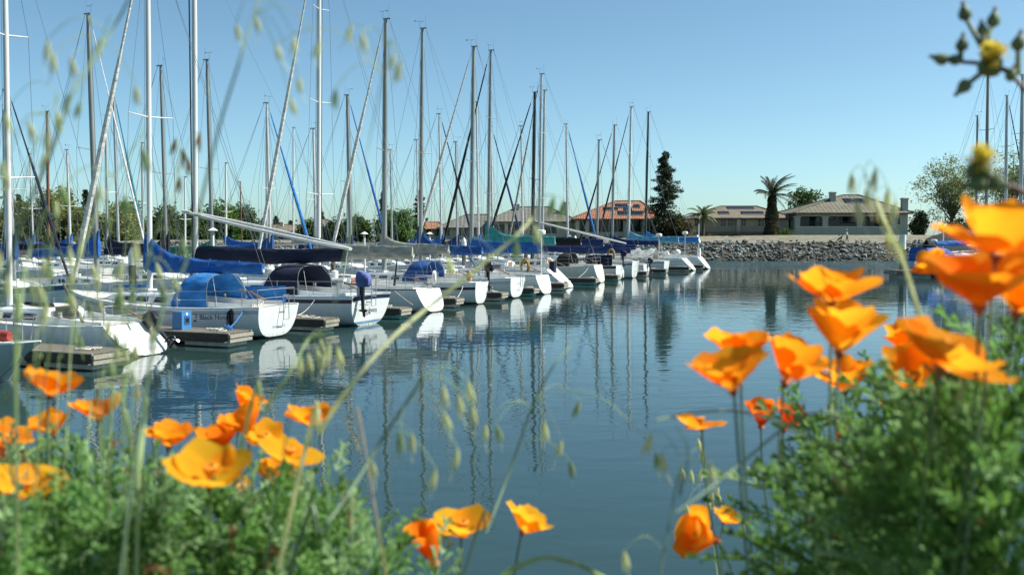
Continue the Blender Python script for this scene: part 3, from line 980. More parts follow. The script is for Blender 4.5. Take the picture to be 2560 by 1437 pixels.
B4, h = sailboat("sailboat", "sleek white racing sailboat with tall three-spreader mast and pale grey boom cover", slip(17.45, -.3), ANG_F, L=10.2, B=3.25, Fs=1.02, Fm=1.0, Fb=1.25, tw=.70, rk=.42, k0=.03,
                 cab=(.42, .76, .46), win=1, boot=ANTI, mast=(6.3, 17.6, .115, ALUW), boom=(1.15, 2.45), cover=(CV["grey"], .95, .62, .50, .36), lvl=2, group=GF, spread=3, toe=BLKP, furl=(CV["white"], .10))
MB().tube([(6.18, -.11, 2.6), (5.95, -.10, 17.2)], .022, 5).build("sail_track", ALUB, B4)
MB().tube([(1.95, .1, 2.35), (2.05, .2, 1.15)], [.02, .06], 6).build("rope_bundle", ROPEK, B4)
horseshoe(B4, (.6, -.95, 1.45), PLASTW, .26, yaw=R(30))
MB().lathe([(.1, 0), (.11, .03), (.11, .2), (.05, .22)], 12, (3.2, .7, 1.3)).build("winch_cover", CV["grey"], B4)
rope(B4, (1.5, 1.25, 1.02), (-.6, 3.3, .55), .02, ROPEW, .016)
ladder(B4, .15, -.3, 1.0, 1.75, .34, rungs=3)

B5, h = sailboat("sailboat", "white sailboat with narrow pointed transom, navy stripe and dark blue dodger", slip(22.8, .0), ANG_F, L=9.2, B=2.9, Fs=1.08, Fm=1.05, Fb=1.4, tw=.52, rk=-.10, k0=.03,
                 cab=(.42, .74, .46), win=3, stripes=((.20, .33, NAVYP),), boot=ANTI, mast=(5.55, 14.5, .135, ALUG), boom=(1.7, 2.55), cover=(CV["grey"], 1.05, .50, .42, .34), furl=(CV["white"], .11),
                 dodger=(CV["blue"], 2.6, 4.0, .95), group=GF, spread=1)
outboard(B5, (-.05, -.85, 1.55), s=1.1)
MB().lathe([(.02, 0), (.14, .05), (.15, .35), (.05, .55), (.02, .6)], 12, (.35, .55, 1.15)).build("fender", mat("canvas_tan", (.42, .27, .12), .8), B5)
rope(B5, (.5, .85, 1.05), (.4, 2.4, .45), .3, ROPEW, .016)

B6, h = sailboat("sailboat", "white sailboat with fine blue pinstripes, tall collar of dark blue cover at the mast", slip(27.8, .15), ANG_F, L=9.4, B=3.0, Fs=1.1, Fm=1.05, Fb=1.4, tw=.66, rk=-.10, k0=.05,
                 cab=(.42, .74, .46), win=2, stripes=((.16, .20, LBLUEP), (.25, .275, LBLUEP)), boot=ANTI, mast=(5.95, 15.0, .12, ALUG), boom=(2.0, 2.42), cover=(CV["blue"], 1.55, .52, .38, .36), group=GF, spread=1)
ladder(B6, -.20, -.3, .62, 1.6, .32, rungs=4)
MB().tube([(2.6, .5, 2.3), (1.9, .6, 1.2)], .05, 6).build("boom_vang", BLUEP, B6)
rope(B6, (1.0, 1.1, 1.05), (1.9, 2.1, .45), .12, ROPEW)

B7, h = sailboat("sailboat", "white sailboat with royal blue boom cover, yellow horseshoe buoy and a radar pole", slip(31.9, -.1), ANG_F, L=9.3, B=3.0, Fs=1.08, Fm=1.0, Fb=1.3, tw=.70, rk=.30, k0=.02,
                 cab=(.42, .74, .44), win=2, boot=ANTI, mast=(4.95, 14.6, .125, ALUG), boom=(.35, 2.45), cover=(CV["royal"], 1.0, .62, .55, .36), furl=(CV["white"], .10), group=GF, spread=1, toe=BLKP)
horseshoe(B7, (1.0, 1.0, 1.62), CV["yellow"], .32, yaw=R(70))
radar(B7, .55, -.4, 1.1, 3.45, .26, .05)
rope(B7, (.8, 1.0, 1.05), (1.2, 2.3, .45), .1, ROPEW)

B8, h = sailboat("sailboat", "white sailboat with teal boom cover and a long raked sugar-scoop stern", slip(38.9, .9), ANG_F, L=9.9, B=3.1, Fs=1.2, Fm=1.1, Fb=1.4, tw=.66, rk=1.15, k0=.02,
                 cab=(.44, .76, .5), win=2, stripes=((.30, .36, NAVYP),), boot=ANTI, mast=(6.0, 15.7, .115, ALUG), boom=(1.1, 2.85), cover=(CV["teal"], 1.55, .60, .48, .36), furl=(CV["black"], .10), group=GF, spread=2)
MB().box((1.25, .15, 1.25), (.34, .40, .9)).build("stern_bag", CV["navy"], B8)
ladder(B8, .6, -.15, .5, 1.3, .3, tilt=.7, rungs=4)
mb = MB(); mb.box((.35, 0, .42), (.4, .5, .05)); mb.build("swim_step", GELC, B8, smooth=False)

B9, h = sailboat("sailboat", "cream-white sailboat with black mast, black boom cover and a black cockpit hood", slip(46.4, 1.2), ANG_F, L=9.8, B=3.1, Fs=1.25, Fm=1.1, Fb=1.4, tw=.62, rk=.28, k0=.02, hull=GELC,
                 cab=(.42, .74, .52), win=4, boot=ANTI, mast=(5.5, 13.9, .13, ALUB), boom=(1.6, 2.75), cover=(CV["black"], 1.0, .55, .48, .36), furl=(CV["black"], .10), dodger=(CV["black"], 2.3, 3.5, .9), group=GF, spread=1)
MB().box((1.1, .2, 1.95), (.05, .45, 1.0), M=Matrix.Rotation(R(-18), 3, 'Y')).build("solar_panel", mat("solar_dark", (.01, .015, .03), .15), B9, smooth=False)
transom_text(B9, h, "sea", .2, -.1, .55, INKG, shear=.4)
rope(B9, (.7, 1.0, 1.15), (1.0, 2.4, .45), .1, ROPEW)

B10, h = sailboat("sailboat", "sailboat with navy weather cloths and a tan horseshoe buoy hung at its stern", slip(50.5, 1.2), ANG_F, L=9.6, B=2.9, Fs=1.1, Fm=1.05, Fb=1.4, tw=.66, rk=-.06, k0=.03,
                  cab=(.42, .74, .46), win=2, stripes=((.0, .20, BLKP),), boot=ANTI, mast=(6.6, 15.9, .105, ALU), boom=(1.2, 2.6), cover=(CV["navy2"], .9, .62, .52, .36), furl=(CV["grey"], .085), group=GF, spread=2)
rows = []
for i in range(7):
    x = .25 + 2.0 * i / 6; u = x / 9.6
    rows.append([(x, (h.b(u) - .05) + .02 * math.sin(x * 6 + k), h.s(u) + .03 + .82 * k / 4) for k in range(5)])
MB().grid(rows).build("weather_cloth", CV["navy"], B10)
horseshoe(B10, (.35, .9, 1.95), mat("canvas_tan2", (.30, .20, .08), .85), .34, yaw=R(70))
outboard(B10, (-.1, -.7, 1.75), s=1.0, cover=CV["navy"])
for x in (1.3, -.05):
    MB().lathe([(.02, -.35), (.1, -.3), (.11, .2), (.05, .3), (.02, .34)], 10, (x if x > 0 else .1, (1.55 if x > 0 else -1.3), .45)).build("fender", PLASTW, B10)

B11, h = sailboat("sailboat", "white cat-rigged sailboat with a double white wishbone boom and oval transom", slip(54.3, 1.1), ANG_F, L=9.0, B=2.9, Fs=1.35, Fm=1.2, Fb=1.5, tw=.66, rk=-.10, k0=.02,
                  cab=(.40, .78, .5), win=3, boot=LBLUEP, mast=(7.9, 15.2, .115, ALU), lvl=2, group=GF, stay=False, spread=0, stripes=((.16, .27, NAVYP),))
wishbone(B11, 7.9, 4.55, .7, 2.75, .45, ALUW, .05)
cover_mesh(7.7, .3, 2.15, .5, .50, .34, .36, 15, sag=-.08, zend=2.05, knee=.05).build("sail_cover", CV["navy2"], B11)
ladder(B11, -.24, -.2, .45, 1.5, .32, rungs=4)

B12, h = sailboat("sailboat", "small white sailboat with a tangle of gear aft, between oval-stern and awning boats", slip(58.4, 1.2), ANG_F, L=8.0, B=2.6, Fs=.95, Fm=.9, Fb=1.15, tw=.72, rk=.02, k0=.03,
                  cab=(.42, .72, .42), win=2, stripes=((.1, .13, LBLUEP),), boot=ANTI, mast=(4.4, 11.4, .10, ALUG), boom=(.9, 2.3), cover=(CV["navy2"], 1.0, .42, .28, .32), group=GF)
outboard(B12, (-.15, -.4, 1.0), s=1.0)
B13, h = sailboat("sailboat", "white sailboat with a silver awning sheet slung under its boom", slip(65.6, 1.4), ANG_F, L=8.8, B=2.85, Fs=1.05, Fm=1.0, Fb=1.3, tw=.66, rk=-.1, k0=.03,
                  cab=(.42, .72, .44), win=2, stripes=((.05, .11, BLKP),), boot=ANTI, mast=(5.1, 13.4, .11, ALUG), boom=(.6, 2.6), cover=(CV["navy2"], .95, .42, .28, .32), furl=(CV["black"], .085), group=GF)
rows = []
for i in range(13):
    t = i / 12; x = .9 + 4.6 * t
    rows.append([(x, 1.35 * y, 2.35 + (.0 if x < 5 else 0) - 1.15 * abs(y) ** 1.2 + .07 * math.sin(x * 5 + y * 6) + .05 * math.sin(x * 11)) for y in (-1, -.75, -.5, -.25, 0, .25, .5, .75, 1)])
MB().grid(rows).build("awning", mat("awning_silver", (.42, .43, .40), .5, var=.25, scale=3, bump=.02, bscale=8), B13)
radar(B13, .5, .6, 1.05, 3.25, .27)
MB().lathe([(.02, 0), (.25, .03), (.22, .25), (.1, .55), (.02, .62)], 10, (1.6, .5, 1.2)).build("covered_winch", CV["green"], B13)
B14, h = sailboat("sailboat", "white sailboat with pale blue boom cover and dark script name on its side", slip(72.6, .3), ANG_F, L=10.4, B=3.1, Fs=1.15, Fm=1.1, Fb=1.45, tw=.66, rk=.95, k0=.03,
                  cab=(.42, .76, .48), win=3, stripes=((.22, .25, NAVYP),), boot=ANTI, mast=(6.7, 15.9, .125, ALUW), boom=(1.6, 2.75), cover=(CV["sky"], 1.35, .48, .55, .36), furl=(CV["black"], .09), group=GF, spread=2)
hull_text(B14, h, "Re Monde", .42, .435, .42, 1, INKB, shear=.3)
radar(B14, .9, .5, 1.15, 3.45, .28)
MB().lathe([(.02, 0), (.3, .04), (.32, .25), (.2, .42), (.02, .48)], 12, (1.7, .2, 1.55)).build("wheel_cover", PLASTW, B14)
B15, h = sailboat("sailboat", "last white sailboat of the row, black mast and a raked transom towards open water", slip(77.4, -.1), ANG_F, L=10.4, B=3.2, Fs=1.2, Fm=1.15, Fb=1.5, tw=.68, rk=.85, k0=.02,
                  cab=(.42, .76, .5), win=3, boot=ANTI, mast=(6.7, 15.9, .12, ALUB), boom=(1.1, 2.7), cover=(CV["bright"], 1.3, .5, .5, .36), group=GF, spread=2)
MB().box((1.05, .3, 1.65), (.3, .4, .85)).build("locker", PLASTW, B15)
o = MB().tube([(1.2, -.3, 1.2), (1.2, -.3, 4.5)], .05, 6).build("stern_pole", PLASTW, B15)
MB().box((1.2, -.3, 3.0), (.06, .6, .8), M=Matrix.Rotation(R(20), 3, 'Y')).build("panel", PLASTW, o, smooth=False)

# ------------------------------------------------------------------ back row: bows towards us
def back(px, ytop, s_m, label, mm, rm, cover=None, furl=None, group=GB, lvl=1, L=9.0, B=2.6, hull=GEL, stripes=(), flip=False, boomz=2.4, win=3, spread=1, boot=None, dodger=None, cabm=None, wire=.011):
    a = (px - 1280) / F
    # t so that the mast foot at slip(t, s_m) projects to px
    t = (10.5 + .9204 * s_m + (28.75 + .391 * s_m) * a) / (.391 - .9204 * a)
    P = slip(t, s_m)
    H = zat(ytop, P.y)
    xm = L * .60
    if flip:   # bow away from the main dock
        pos = slip(t, s_m - xm); ang = ANG_F; sd = 1
    else:
        pos = slip(t, s_m + xm); ang = ANG_B; sd = -1
    return sailboat("sailboat", label, pos, ang, L=L, B=B, Fs=.95, Fm=.92, Fb=1.25, hull=hull, mast=(xm, H, rm, mm), boom=(.8, boomz), cover=cover, furl=furl,
                    lvl=lvl, group=group, side=sd, stripes=stripes, win=win, spread=spread, boot=boot, wire=wire, dodger=dodger, cabm=cabm)
K1 = lambda c, hm=1.15, h2=.46: (CV[c], hm, h2, .30, .34)
b1, h = back(35, 225, 18.2, "white sailboat with broad blue stripe and registration number on its bow", ALU, .09, K1("blue"), (CV["navy"], .075), stripes=((.02, .22, BLUEP),), B=2.7)
hull_text(b1, h, "CF 3125 FJ", .15, .70, h.s(.70) - .17, -1, INKW)
back(243, 35, 18.2, "sailboat with thick dark grey mast and wide blue boom cover ending at the mast", ALUG, .135, K1("royal", 1.3, .62), (CV["white"], .05), L=9.4)
back(418, 165, 18.2, "sailboat with slim grey mast just right of the white mast with the blue boom cover", ALUG, .10, K1("navy"), None)
back(533, 150, 18.2, "sailboat with grey mast and green cover bundled low at its foot", ALUG, .115, K1("green", .9, .4), None)
back(678, 258, 18.2, "sailboat with white mast and blue furled headsail, behind the wishbone boom", ALUW, .09, K1("blue"), (CV["bright"], .10))
back(792, 322, 18.2, "sailboat with short white mast hidden behind the tall three-spreader mast", ALUW, .10, None, None, L=8)
back(878, 238, 18.2, "sailboat with grey mast and bright blue furled headsail in front of the dark bushy tree", ALUG, .14, K1("navy2"), (CV["royal"], .085))
back(982, 375, 18.2, "small sailboat with thin white mast beside the thick grey mast", ALU, .075, None, None, L=7.6)
back(1048, 350, 18.2, "sailboat with thin pale mast in front of the dark conifer above the red-roofed house", ALUW, .07, K1("royal"), None, L=8)
back(1105, 285, 18.2, "sailboat with pale mast and dark furled headsail in front of the red-roofed house", ALUW, .10, K1("royal"), (CV["navy"], .10))
back(1145, 355, 18.2, "sailboat with short grey mast right of the pale mast with dark furled sail", ALU, .10, K1("navy2"), None, L=8.2, B=2.5)
back(1198, 255, 18.2, "sailboat with slender pale mast crowded beside the teal-covered boat's mast", ALUW, .10, K1("royal"), None, B=2.5, spread=2)
back(1233, 317, 18.2, "sailboat with pale mast and navy furled headsail before the grey-roofed house", ALUW, .115, K1("royal"), (CV["navy2"], .11), B=2.5)
back(1308, 315, 18.2, "sailboat with white mast left of the black mast", ALUW, .11, K1("royal"), None)
back(1420, 310, 18.2, "sailboat with white mast, blue furled headsail and blue cover left of the terracotta roof", ALUW, .13, K1("royal"), (CV["bright"], .13), L=10)
# ------------------------------------------------------------------ second dock, farther back
for (px, yt, s, lab, mm, rm, cv, fu) in (
    (15, 278, 42, "distant sailboat with grey mast at the far left edge", ALU, .13, "navy", None),
    (122, 280, 42, "distant sailboat with brown wooden mast and navy cover", WOODM, .11, "navy", None),
    (268, 300, 42, "distant sailboat with grey mast and white furled headsail", ALU, .10, "navy", "white"),
    (357, 358, 42, "distant sailboat whose mast stands just left of the white mast with blue cover", ALU, .10, None, None),
    (463, 443, 42, "distant sailboat with short white mast right of the blue covered boom's mast", ALUW, .09, None, None),
    (565, 408, 42, "distant sailboat with short white mast and blue cover under the wishbone boom", ALUW, .11, "royal", None),
    (666, 295, 42, "distant sailboat whose pale mast stands close beside the white one with blue furled sail", ALU, .11, None, None),
    (733, 320, 42, "distant sailboat with thin white mast between wishbone tip and tall three-spreader mast", ALUW, .10, "grey", None),
    (868, 320, 42, "distant sailboat with thin leaning mast beside the blue furled headsail", ALU, .11, None, None),
    (85, 385, 50, "distant sailboat with thin pale mast before the leftmost trees", ALUW, .08, "royal", None),
    (178, 375, 50, "distant sailboat with white mast and blue collar before the dark conifers", ALUW, .12, "royal", None),
    (298, 235, 50, "distant sailboat with grey mast and teal furled headsail", ALU, .14, None, "tealblue"),
    (606, 455, 50, "distant sailboat with short weathered mast near the left houses", WOODM, .08, None, None)):
    back(px, yt, s, lab, mm, rm, K1(cv) if cv else None, (CV[fu], .12) if fu else None, group=GT, lvl=1 if px < 300 else 0, win=3, wire=.014, flip=(s == 42))
# ================================================================== DOCKS
def cleat(mb, p, ang):
    M = Matrix.Rotation(ang, 3, 'Z'); p = Vector(p)
    mb.tube([p + M @ Vector((-.13, 0, .07)), p + M @ Vector((.13, 0, .07))], [.012, .012], 5)
    for q in (-.05, .05): mb.tube([p + M @ Vector((q, 0, 0)), p + M @ Vector((q, 0, .07))], .014, 5)
def finger(t, s0, s1, wd, label, floatm, planks=False, rope_heap=True, row="finger docks between the moored boats"):
    root = thing("finger_dock", label, "dock", slip(t, s0), ANG_F, row)
    Ln = s1 - s0
    zt = .46
    hw = wd / 2
    if planks:
        n = int(Ln / .145)
        me = MB().bx(0, .135, -hw - .03, hw + .03, -.04, 0).mesh("plank", WEATHERED, smooth=False)
        r_ = random.Random(int(t * 10))
        for i in range(n):
            o = bpy.data.objects.new("plank", me); link(o, root)
            o.location = (.02 + i * .145, r_.uniform(-.012, .012), zt + r_.uniform(-.004, .004)); o.rotation_euler = (0, 0, r_.uniform(-.006, .006))
    else:
        MB().bx(0, Ln, -hw - .02, hw + .02, zt - .04, zt).build("deck", WEATHERED, root, smooth=False)
    for sd in (1, -1):
        MB().bx(-.02, Ln, sd * hw - .03, sd * hw + .03, zt - .27, zt - .045).build("side_board", DARKWOOD if sd > 0 else WEATHERED, root, smooth=False)  # board on one side darker than the other
        MB().tube([(-.06, sd * (hw + .045), zt - .01), (Ln, sd * (hw + .045), zt - .01)], .028, 6).build("rub_strip", PALEWOOD, root)
    for k, (za, zb, ex) in enumerate(((zt - .15, zt - .045, .05), (zt - .29, zt - .165, .02))):
        MB().bx(-.07 - ex, -.025, -hw - .06 + .02 * k, hw + .06 - .02 * k, za, zb).build("end_board", PALEWOOD, root, smooth=False)
    k = 0
    x = .05
    while x < Ln - .5:
        o = MB().bx(x, min(x + 1.7, Ln), -hw + .06, hw - .06, -.30, zt - .30).build("float", floatm, root, smooth=False)
        MB().bx(x - .01, min(x + 1.71, Ln), -hw + .045, hw - .045, -.1, .035).build("weed_line", ALGAE, o, smooth=False)
        x += 2.3
    mb = MB()
    for (x, sd) in ((.6, 1), (.9, -1), (3.6, 1), (3.6, -1)):
        cleat(mb, (x, sd * (hw - .1), zt + .005), 0)
    mb.build("cleat", STEEL, root)
    if rope_heap:
        r_ = random.Random(int(t * 7) + 3)
        mb = MB()
        for i in range(4):
            cx, cy = r_.uniform(.3, 1.4), r_.uniform(-hw * .6, hw * .6)
            ra = r_.uniform(.09, .2)
            mb.tube([(cx + ra * math.cos(a) * r_.uniform(.8, 1.2), cy + ra * math.sin(a), zt + .02 + .012 * i + .02 * r_.random()) for a in [2 * PI * j / 12 for j in range(13)]], .014, 5)
        mb.build("rope_coil", ROPEW, root)
    return root
FING = [(-2.75, -1.2, 1.15, FLOATW, "nearest weathered finger dock, ending beside the sloping white transom"), (2.75, -1.0, 1.0, FLOATW, "finger dock carrying the blue power box"),
        (8.05, -1.3, .9, FLOATW, "finger dock between the blue dodger boat and the navy striped boat"), (13.7, -1.2, .9, FLOATT, "teal-float finger dock with rope heap before the sleek racing boat"),
        (20.2, -.5, .85, FLOATW, "finger dock between racing boat and pointed-transom boat"), (25.35, -.6, .85, FLOATW, "finger dock right of the pointed transom"),
        (29.85, -.6, .8, FLOATT, "teal-float finger dock left of the yellow horseshoe buoy boat"), (35.6, -.3, .85, FLOATW, "finger dock left of the raked sugar-scoop stern"),
        (43.0, .1, .8, FLOATT, "teal-float finger dock right of the raked sugar-scoop stern"), (48.45, .2, .7, FLOATT, "teal-float finger dock beside the cream boat with black mast"),
        (56.35, .2, .7, FLOATW, "finger dock right of the oval transom boat"), (62.3, .1, .8, FLOATW, "finger dock left of the silver awning boat"),
        (69.3, -.3, .8, FLOATW, "finger dock under the dark script name"), (75.0, -.4, .7, FLOATW, "finger dock before the last boat of the row")]
for i, (t, s0, wd, fm, lab) in enumerate(FING):
    if i > 1: s0 += .45; wd *= .85
    finger(t, s0, 11.2, wd, lab, fm, planks=i < 3)
# blue power box on the second finger dock
p = slip(2.75, 1.25, .46)
root = thing("power_pedestal", "bright blue dock power box on the finger dock beside the dark outboard", "power box", p, ANG_F)
mb = MB()
P = [(-.2, -.22, 0), (.2, -.22, 0), (.2, .22, 0), (-.2, .22, 0), (-.20, -.22, .55), (.17, -.22, .55), (.17, .22, .55), (-.20, .22, .55)]
mb.hexa(P); mb.build("box", PLASTB, root, smooth=False)
MB().bx(-.205, .175, -.225, .225, .55, .575).build("lid", PLASTB, root, smooth=False)
MB().bx(-.215, -.202, -.10, .06, .22, .36).build("socket_panel", PLASTK, root, smooth=False)
MB().bx(-.212, -.2, -.14, .10, .16, .43).build("socket_frame", mat("blue_plastic_dark", (.02, .09, .25), .5), root, smooth=False)
M = Matrix.Rotation(R(-90), 3, 'Y')
MB().lathe([(.03, 0), (.045, .005), (.045, .012), (.02, .016)], 12, (-.205, 0, .49), M=M).build("meter", PLASTW, root)

# main dock
def maindock(name, label, s0, s1, t0, t1):
    root = thing(name, label, "dock", slip(t0, s0), math.atan2(RD.y, RD.x))
    Ln = t1 - t0; wd = s1 - s0
    MB().bx(0, Ln, 0, wd, .42, .47).build("deck", WEATHERED, root, smooth=False)
    for y in (-.02, wd + .02):
        MB().bx(0, Ln, y - .03, y + .03, .17, .44).build("side_board", PALEWOOD, root, smooth=False)
    x = .5
    while x < Ln:
        MB().bx(x, x + 2.0, .15, wd - .15, -.3, .40).build("float", FLOATW, root, smooth=False)
        x += 3.0
    return root
maindock("main_dock", "long weathered main dock behind the front row of sailboats", 11.25, 13.1, -14, 86)
maindock("main_dock", "farther long dock behind the second row of masts", 35.2, 37.0, 14, 86)
# pilings with white caps
def piling(p, top, label, group="dock pilings", r=.17, cap=True, m=None, depth=-1.5):
    root = thing("piling", label, "piling", (p[0], p[1], 0), 0, group)
    MB().tube([(0, 0, depth), (0, 0, top)], [r, r * .96], 12).build("pile", m or WEATHERED, root)
    if cap: MB().lathe([(r * 1.06, -.5), (r * 1.08, -.02), (r * .9, .12), (r * .35, .3), (.01, .34)], 14, (0, 0, top)).build("cap", PLASTW, root)
    return root
for (t, s, top, lab) in ((1.5, 10.9, 2.6, "white-capped piling near the outboard boat's bow"), (13.4, 13.5, 2.55, "white-capped piling left of the green bundled cover"), (21.0, 10.9, 2.3, "white-capped piling below the wishbone boom's lower end"),
                         (30.2, 13.5, 2.7, "white-capped piling before the rocky bank left of the dock lamp"), (43.5, 10.9, 2.9, "white-capped piling behind the teal boom cover"),
                         (55.5, 10.9, 2.6, "white-capped piling behind the navy covers"), (68.0, 10.9, 3.0, "white-capped piling left of the pale blue cover"), (78.9, 5.6, 3.1, "white-capped piling at the end of the front row")):
    piling(slip(t, s), top, lab)
# dock lamps
def dock_lamp(p, z, label):
    root = thing("dock_lamp", label, "dock lamp", (p[0], p[1], .46), 0, "white lamps along the main dock")
    Hh = z - .46
    MB().tube([(0, 0, 0), (0, 0, Hh - .3)], .06, 10).build("post", PLASTW, root)
    MB().lathe([(.06, 0), (.075, .05), (.07, .2), (.09, .24)], 12, (0, 0, Hh - .3)).build("lamp", mat("lamp_glass", (.35, .36, .34), .3), root)
    MB().lathe([(.24, 0), (.25, .02), (.12, .10), (.03, .15)], 16, (0, 0, Hh - .06)).build("shade", PLASTW, root)
dock_lamp(slip(17.5, 12.2), 3.72, "white dock lamp left of the navy wishbone cover, beside the green bundle")
dock_lamp(slip(31.8, 12.2), 3.55, "white dock lamp in front of the dark bushy tree")
dock_lamp(slip(40.6, 12.2), 3.55, "white dock lamp right of the round green tree")
dock_lamp(slip(52.6, 12.2), 3.1, "white dock lamp behind the blue and teal covers")
dock_lamp(slip(70.0, 12.2), 3.3, "white dock lamp in front of the terracotta-roofed house")

# ================================================================== RIGHT-HAND DOCK AND BOATS
def rboat(px, ytop, Y, label, mm, rm, cover=None, furl=None, hull=GEL, L=10.5, ang=R(200), spread=2):
    P = at(px, 585, Y); P.z = 0
    H = zat(ytop, Y)
    xm = L * .6
    pos = P - Vector((math.cos(ang), math.sin(ang), 0)) * xm
    return sailboat("sailboat", label, pos, ang, L=L, B=3.1, Fs=1.1, Fm=1.05, Fb=1.4, hull=hull, mast=(xm, H, rm, mm), boom=(.9, 2.6), cover=cover, furl=furl, lvl=1, group=GR, side=1, spread=spread, wire=.010)
rboat(2466, 178, 84, "sailboat with tall grey mast right of the bare-stemmed yellow weed, at the right dock", ALUG, .14, K1("royal"), None, ang=R(20))
rboat(2514, 240, 92, "sailboat with grey mast left of the rightmost mast, at the right dock", ALU, .15, None, (CV["black"], .10), ang=R(20))
rboat(2552, 188, 78, "sailboat with the rightmost thick mast, half behind the big poppy", ALU, .16, None, (CV["black"], .12), ang=R(20))
rboat(2441, 290, 104, "sailboat with the shortest grey mast of the right dock", ALUG, .13, None, None, ang=R(20))
# canvas-hooded boat with wind generator
P = slip(0, 0); P = Vector((xat(2290, 84), 84.0, 0))
RB, h = sailboat("sailboat", "boat with royal blue canvas enclosure and small wind generator at the right dock", P, R(14), L=10.5, B=3.3, Fs=1.2, Fm=1.15, Fb=1.5, lvl=1, group=GR, side=-1, boot=ANTI,
                 hull=GELB, cab=(.3, .72, .6), tw=.75, mast=None)
rows = []
for (x, q) in ((.3, 1.0), (.5, 1.0), (1.2, 1.02), (2.2, .98), (2.6, .8), (3.2, .35)):
    rows.append([(x, math.copysign(abs(math.cos(PI * j / 12)) ** .5, math.cos(PI * j / 12)) * 1.35, 1.15 + 1.30 * q * (math.sin(PI * j / 12) ** .5 if 0 < j < 12 else 0)) for j in range(13)])
mb = MB().grid(rows); mb.f.append(tuple(range(13))); mb.m.append(0)
mb.build("canvas_enclosure", CV["royal"], RB)
MB().bx(.3, 2.0, -1.0, 1.0, 2.49, 2.58).build("canvas_top", CV["charcoal"], RB, smooth=False)
radar(RB, 1.75, .0, 2.5, 2.75, .28)
o = MB().tube([(2.2, -.6, 1.3), (2.2, -.6, 4.45)], .05, 8).build("generator_pole", PLASTW, RB)
mb = MB()
mb.lathe([(.02, -.2), (.11, -.12), (.12, .05), (.04, .3)], 10, (2.2, -.68, 4.5), M=Matrix.Rotation(R(90), 3, 'X'))
mb.build("generator_hub", PLASTW, o)
mb = MB()
for k in range(3):
    a = R(100) + 2 * PI * k / 3
    d = Vector((math.cos(a), 0, math.sin(a))); e = Vector((-math.sin(a), 0, math.cos(a)))
    c = Vector((2.2, -.9, 4.5))
    mb.hexa([c + d * .06 - e * .05 + Vector((0, -.01, 0)), c + d * .95 - e * .015 + Vector((0, -.01, 0)), c + d * .95 + e * .02 + Vector((0, -.01, 0)), c + d * .06 + e * .06 + Vector((0, -.01, 0)),
             c + d * .06 - e * .05 + Vector((0, .01, 0)), c + d * .95 - e * .015 + Vector((0, .01, 0)), c + d * .95 + e * .02 + Vector((0, .01, 0)), c + d * .06 + e * .06 + Vector((0, .01, 0))])
mb.build("generator_blades", PLASTK, o, smooth=False)
# tarp-covered motorboat behind
P = Vector((xat(2318, 108), 108.0, 0))
TB = thing("motorboat", "motorboat under a dark green-grey ridge tarp behind the right-hand dock", "motorboat", P, R(6))
h = Hull(10, 3.4, 1.5, 1.5, 1.9, .85, -.2, .05)
rows = [[h.pt(i / 16, PI / 2 * j / 8, -1) for j in range(9)] + [h.pt(i / 16, PI / 2 * j / 8, 1) for j in range(7, -1, -1)] for i in range(17)]
mb = MB().grid(rows); mb.f.append(tuple(range(17))); mb.m.append(0); mb.build("hull", GEL, TB)
rows = []
for i in range(15):
    t = i / 14; x = -.1 + 9.6 * t; u = min(.97, max(0, x / 10)); bb = h.b(u) + .05
    zr = 2.05 + 1.9 * math.sin(PI * min(1, .12 + t * .85)) ** .7
    rows.append([(x, y * bb, h.s(u) - .25 + (zr - h.s(u) + .25) * (1 - abs(y) ** 1.15) + .05 * math.sin(x * 4 + y * 9)) for y in (-1, -.66, -.33, 0, .33, .66, 1)])
MB().grid(rows).build("tarp", CV["charcoal"], TB)
# right dock
rd = thing("right_dock", "short dark floating dock at the right edge of the water", "dock", (xat(2243, 80), 80.0, 0), R(12))
MB().bx(0, 40, 0, 1.6, .52, .58).build("deck", WEATHERED, rd, smooth=False)
MB().bx(-.04, 40, -.06, -.01, .22, .52).build("side_board", DARKWOOD, rd, smooth=False)
MB().bx(-.1, -.045, -.06, 1.66, .25, .5).build("end_board", PALEWOOD, rd, smooth=False)
for k in range(10): MB().bx(.3 + 4 * k, 3.2 + 4 * k, .1, 1.5, -.3, .5).build("float", FLOATW, rd, smooth=False)
pp = at(2257, 585, 81.5)
pr = piling((pp.x, pp.y), 3.1, "dark piling with tall white sleeve at the tip of the right-hand dock", r=.22, m=DARKWOOD, cap=False)
MB().tube([(0, 0, 2.25), (0, 0, 3.45)], .27, 14).build("sleeve", PLASTW, pr)
# ================================================================== HOUSES
def roof_mat(name, c1, c2, sx=3.0, sz=3.0, bump=.05):
    m = mat(name, c1, .85, scale=1.4, col2=c2, detail=8)
    t = m.node_tree
    p = t.nodes["Principled BSDF"]
    tc = t.nodes.new("ShaderNodeTexCoord")
    def wave(direction, sc_):
        w_ = t.nodes.new("ShaderNodeTexWave"); w_.wave_type = 'BANDS'; w_.bands_direction = direction
        w_.wave_profile = 'SAW' if direction == 'Z' else 'SIN'
        w_.inputs["Scale"].default_value = sc_; w_.inputs["Distortion"].default_value = .3
        t.links.new(tc.outputs["Object"], w_.inputs["Vector"]); return w_.outputs["Fac"]
    a = t.nodes.new("ShaderNodeMath"); a.operation = 'ADD'
    t.links.new(wave('X', sx), a.inputs[0]); t.links.new(wave('Z', sz), a.inputs[1])
    b = t.nodes.new("ShaderNodeBump"); b.inputs["Distance"].default_value = bump; b.inputs["Strength"].default_value = 1
    t.links.new(a.outputs[0], b.inputs["Height"]); t.links.new(b.outputs[0], p.inputs["Normal"])
    return m
TERRA = roof_mat("roof_terracotta", (0.208, 0.080, 0.040), (0.352, 0.152, 0.080), 1.2, 1.6)
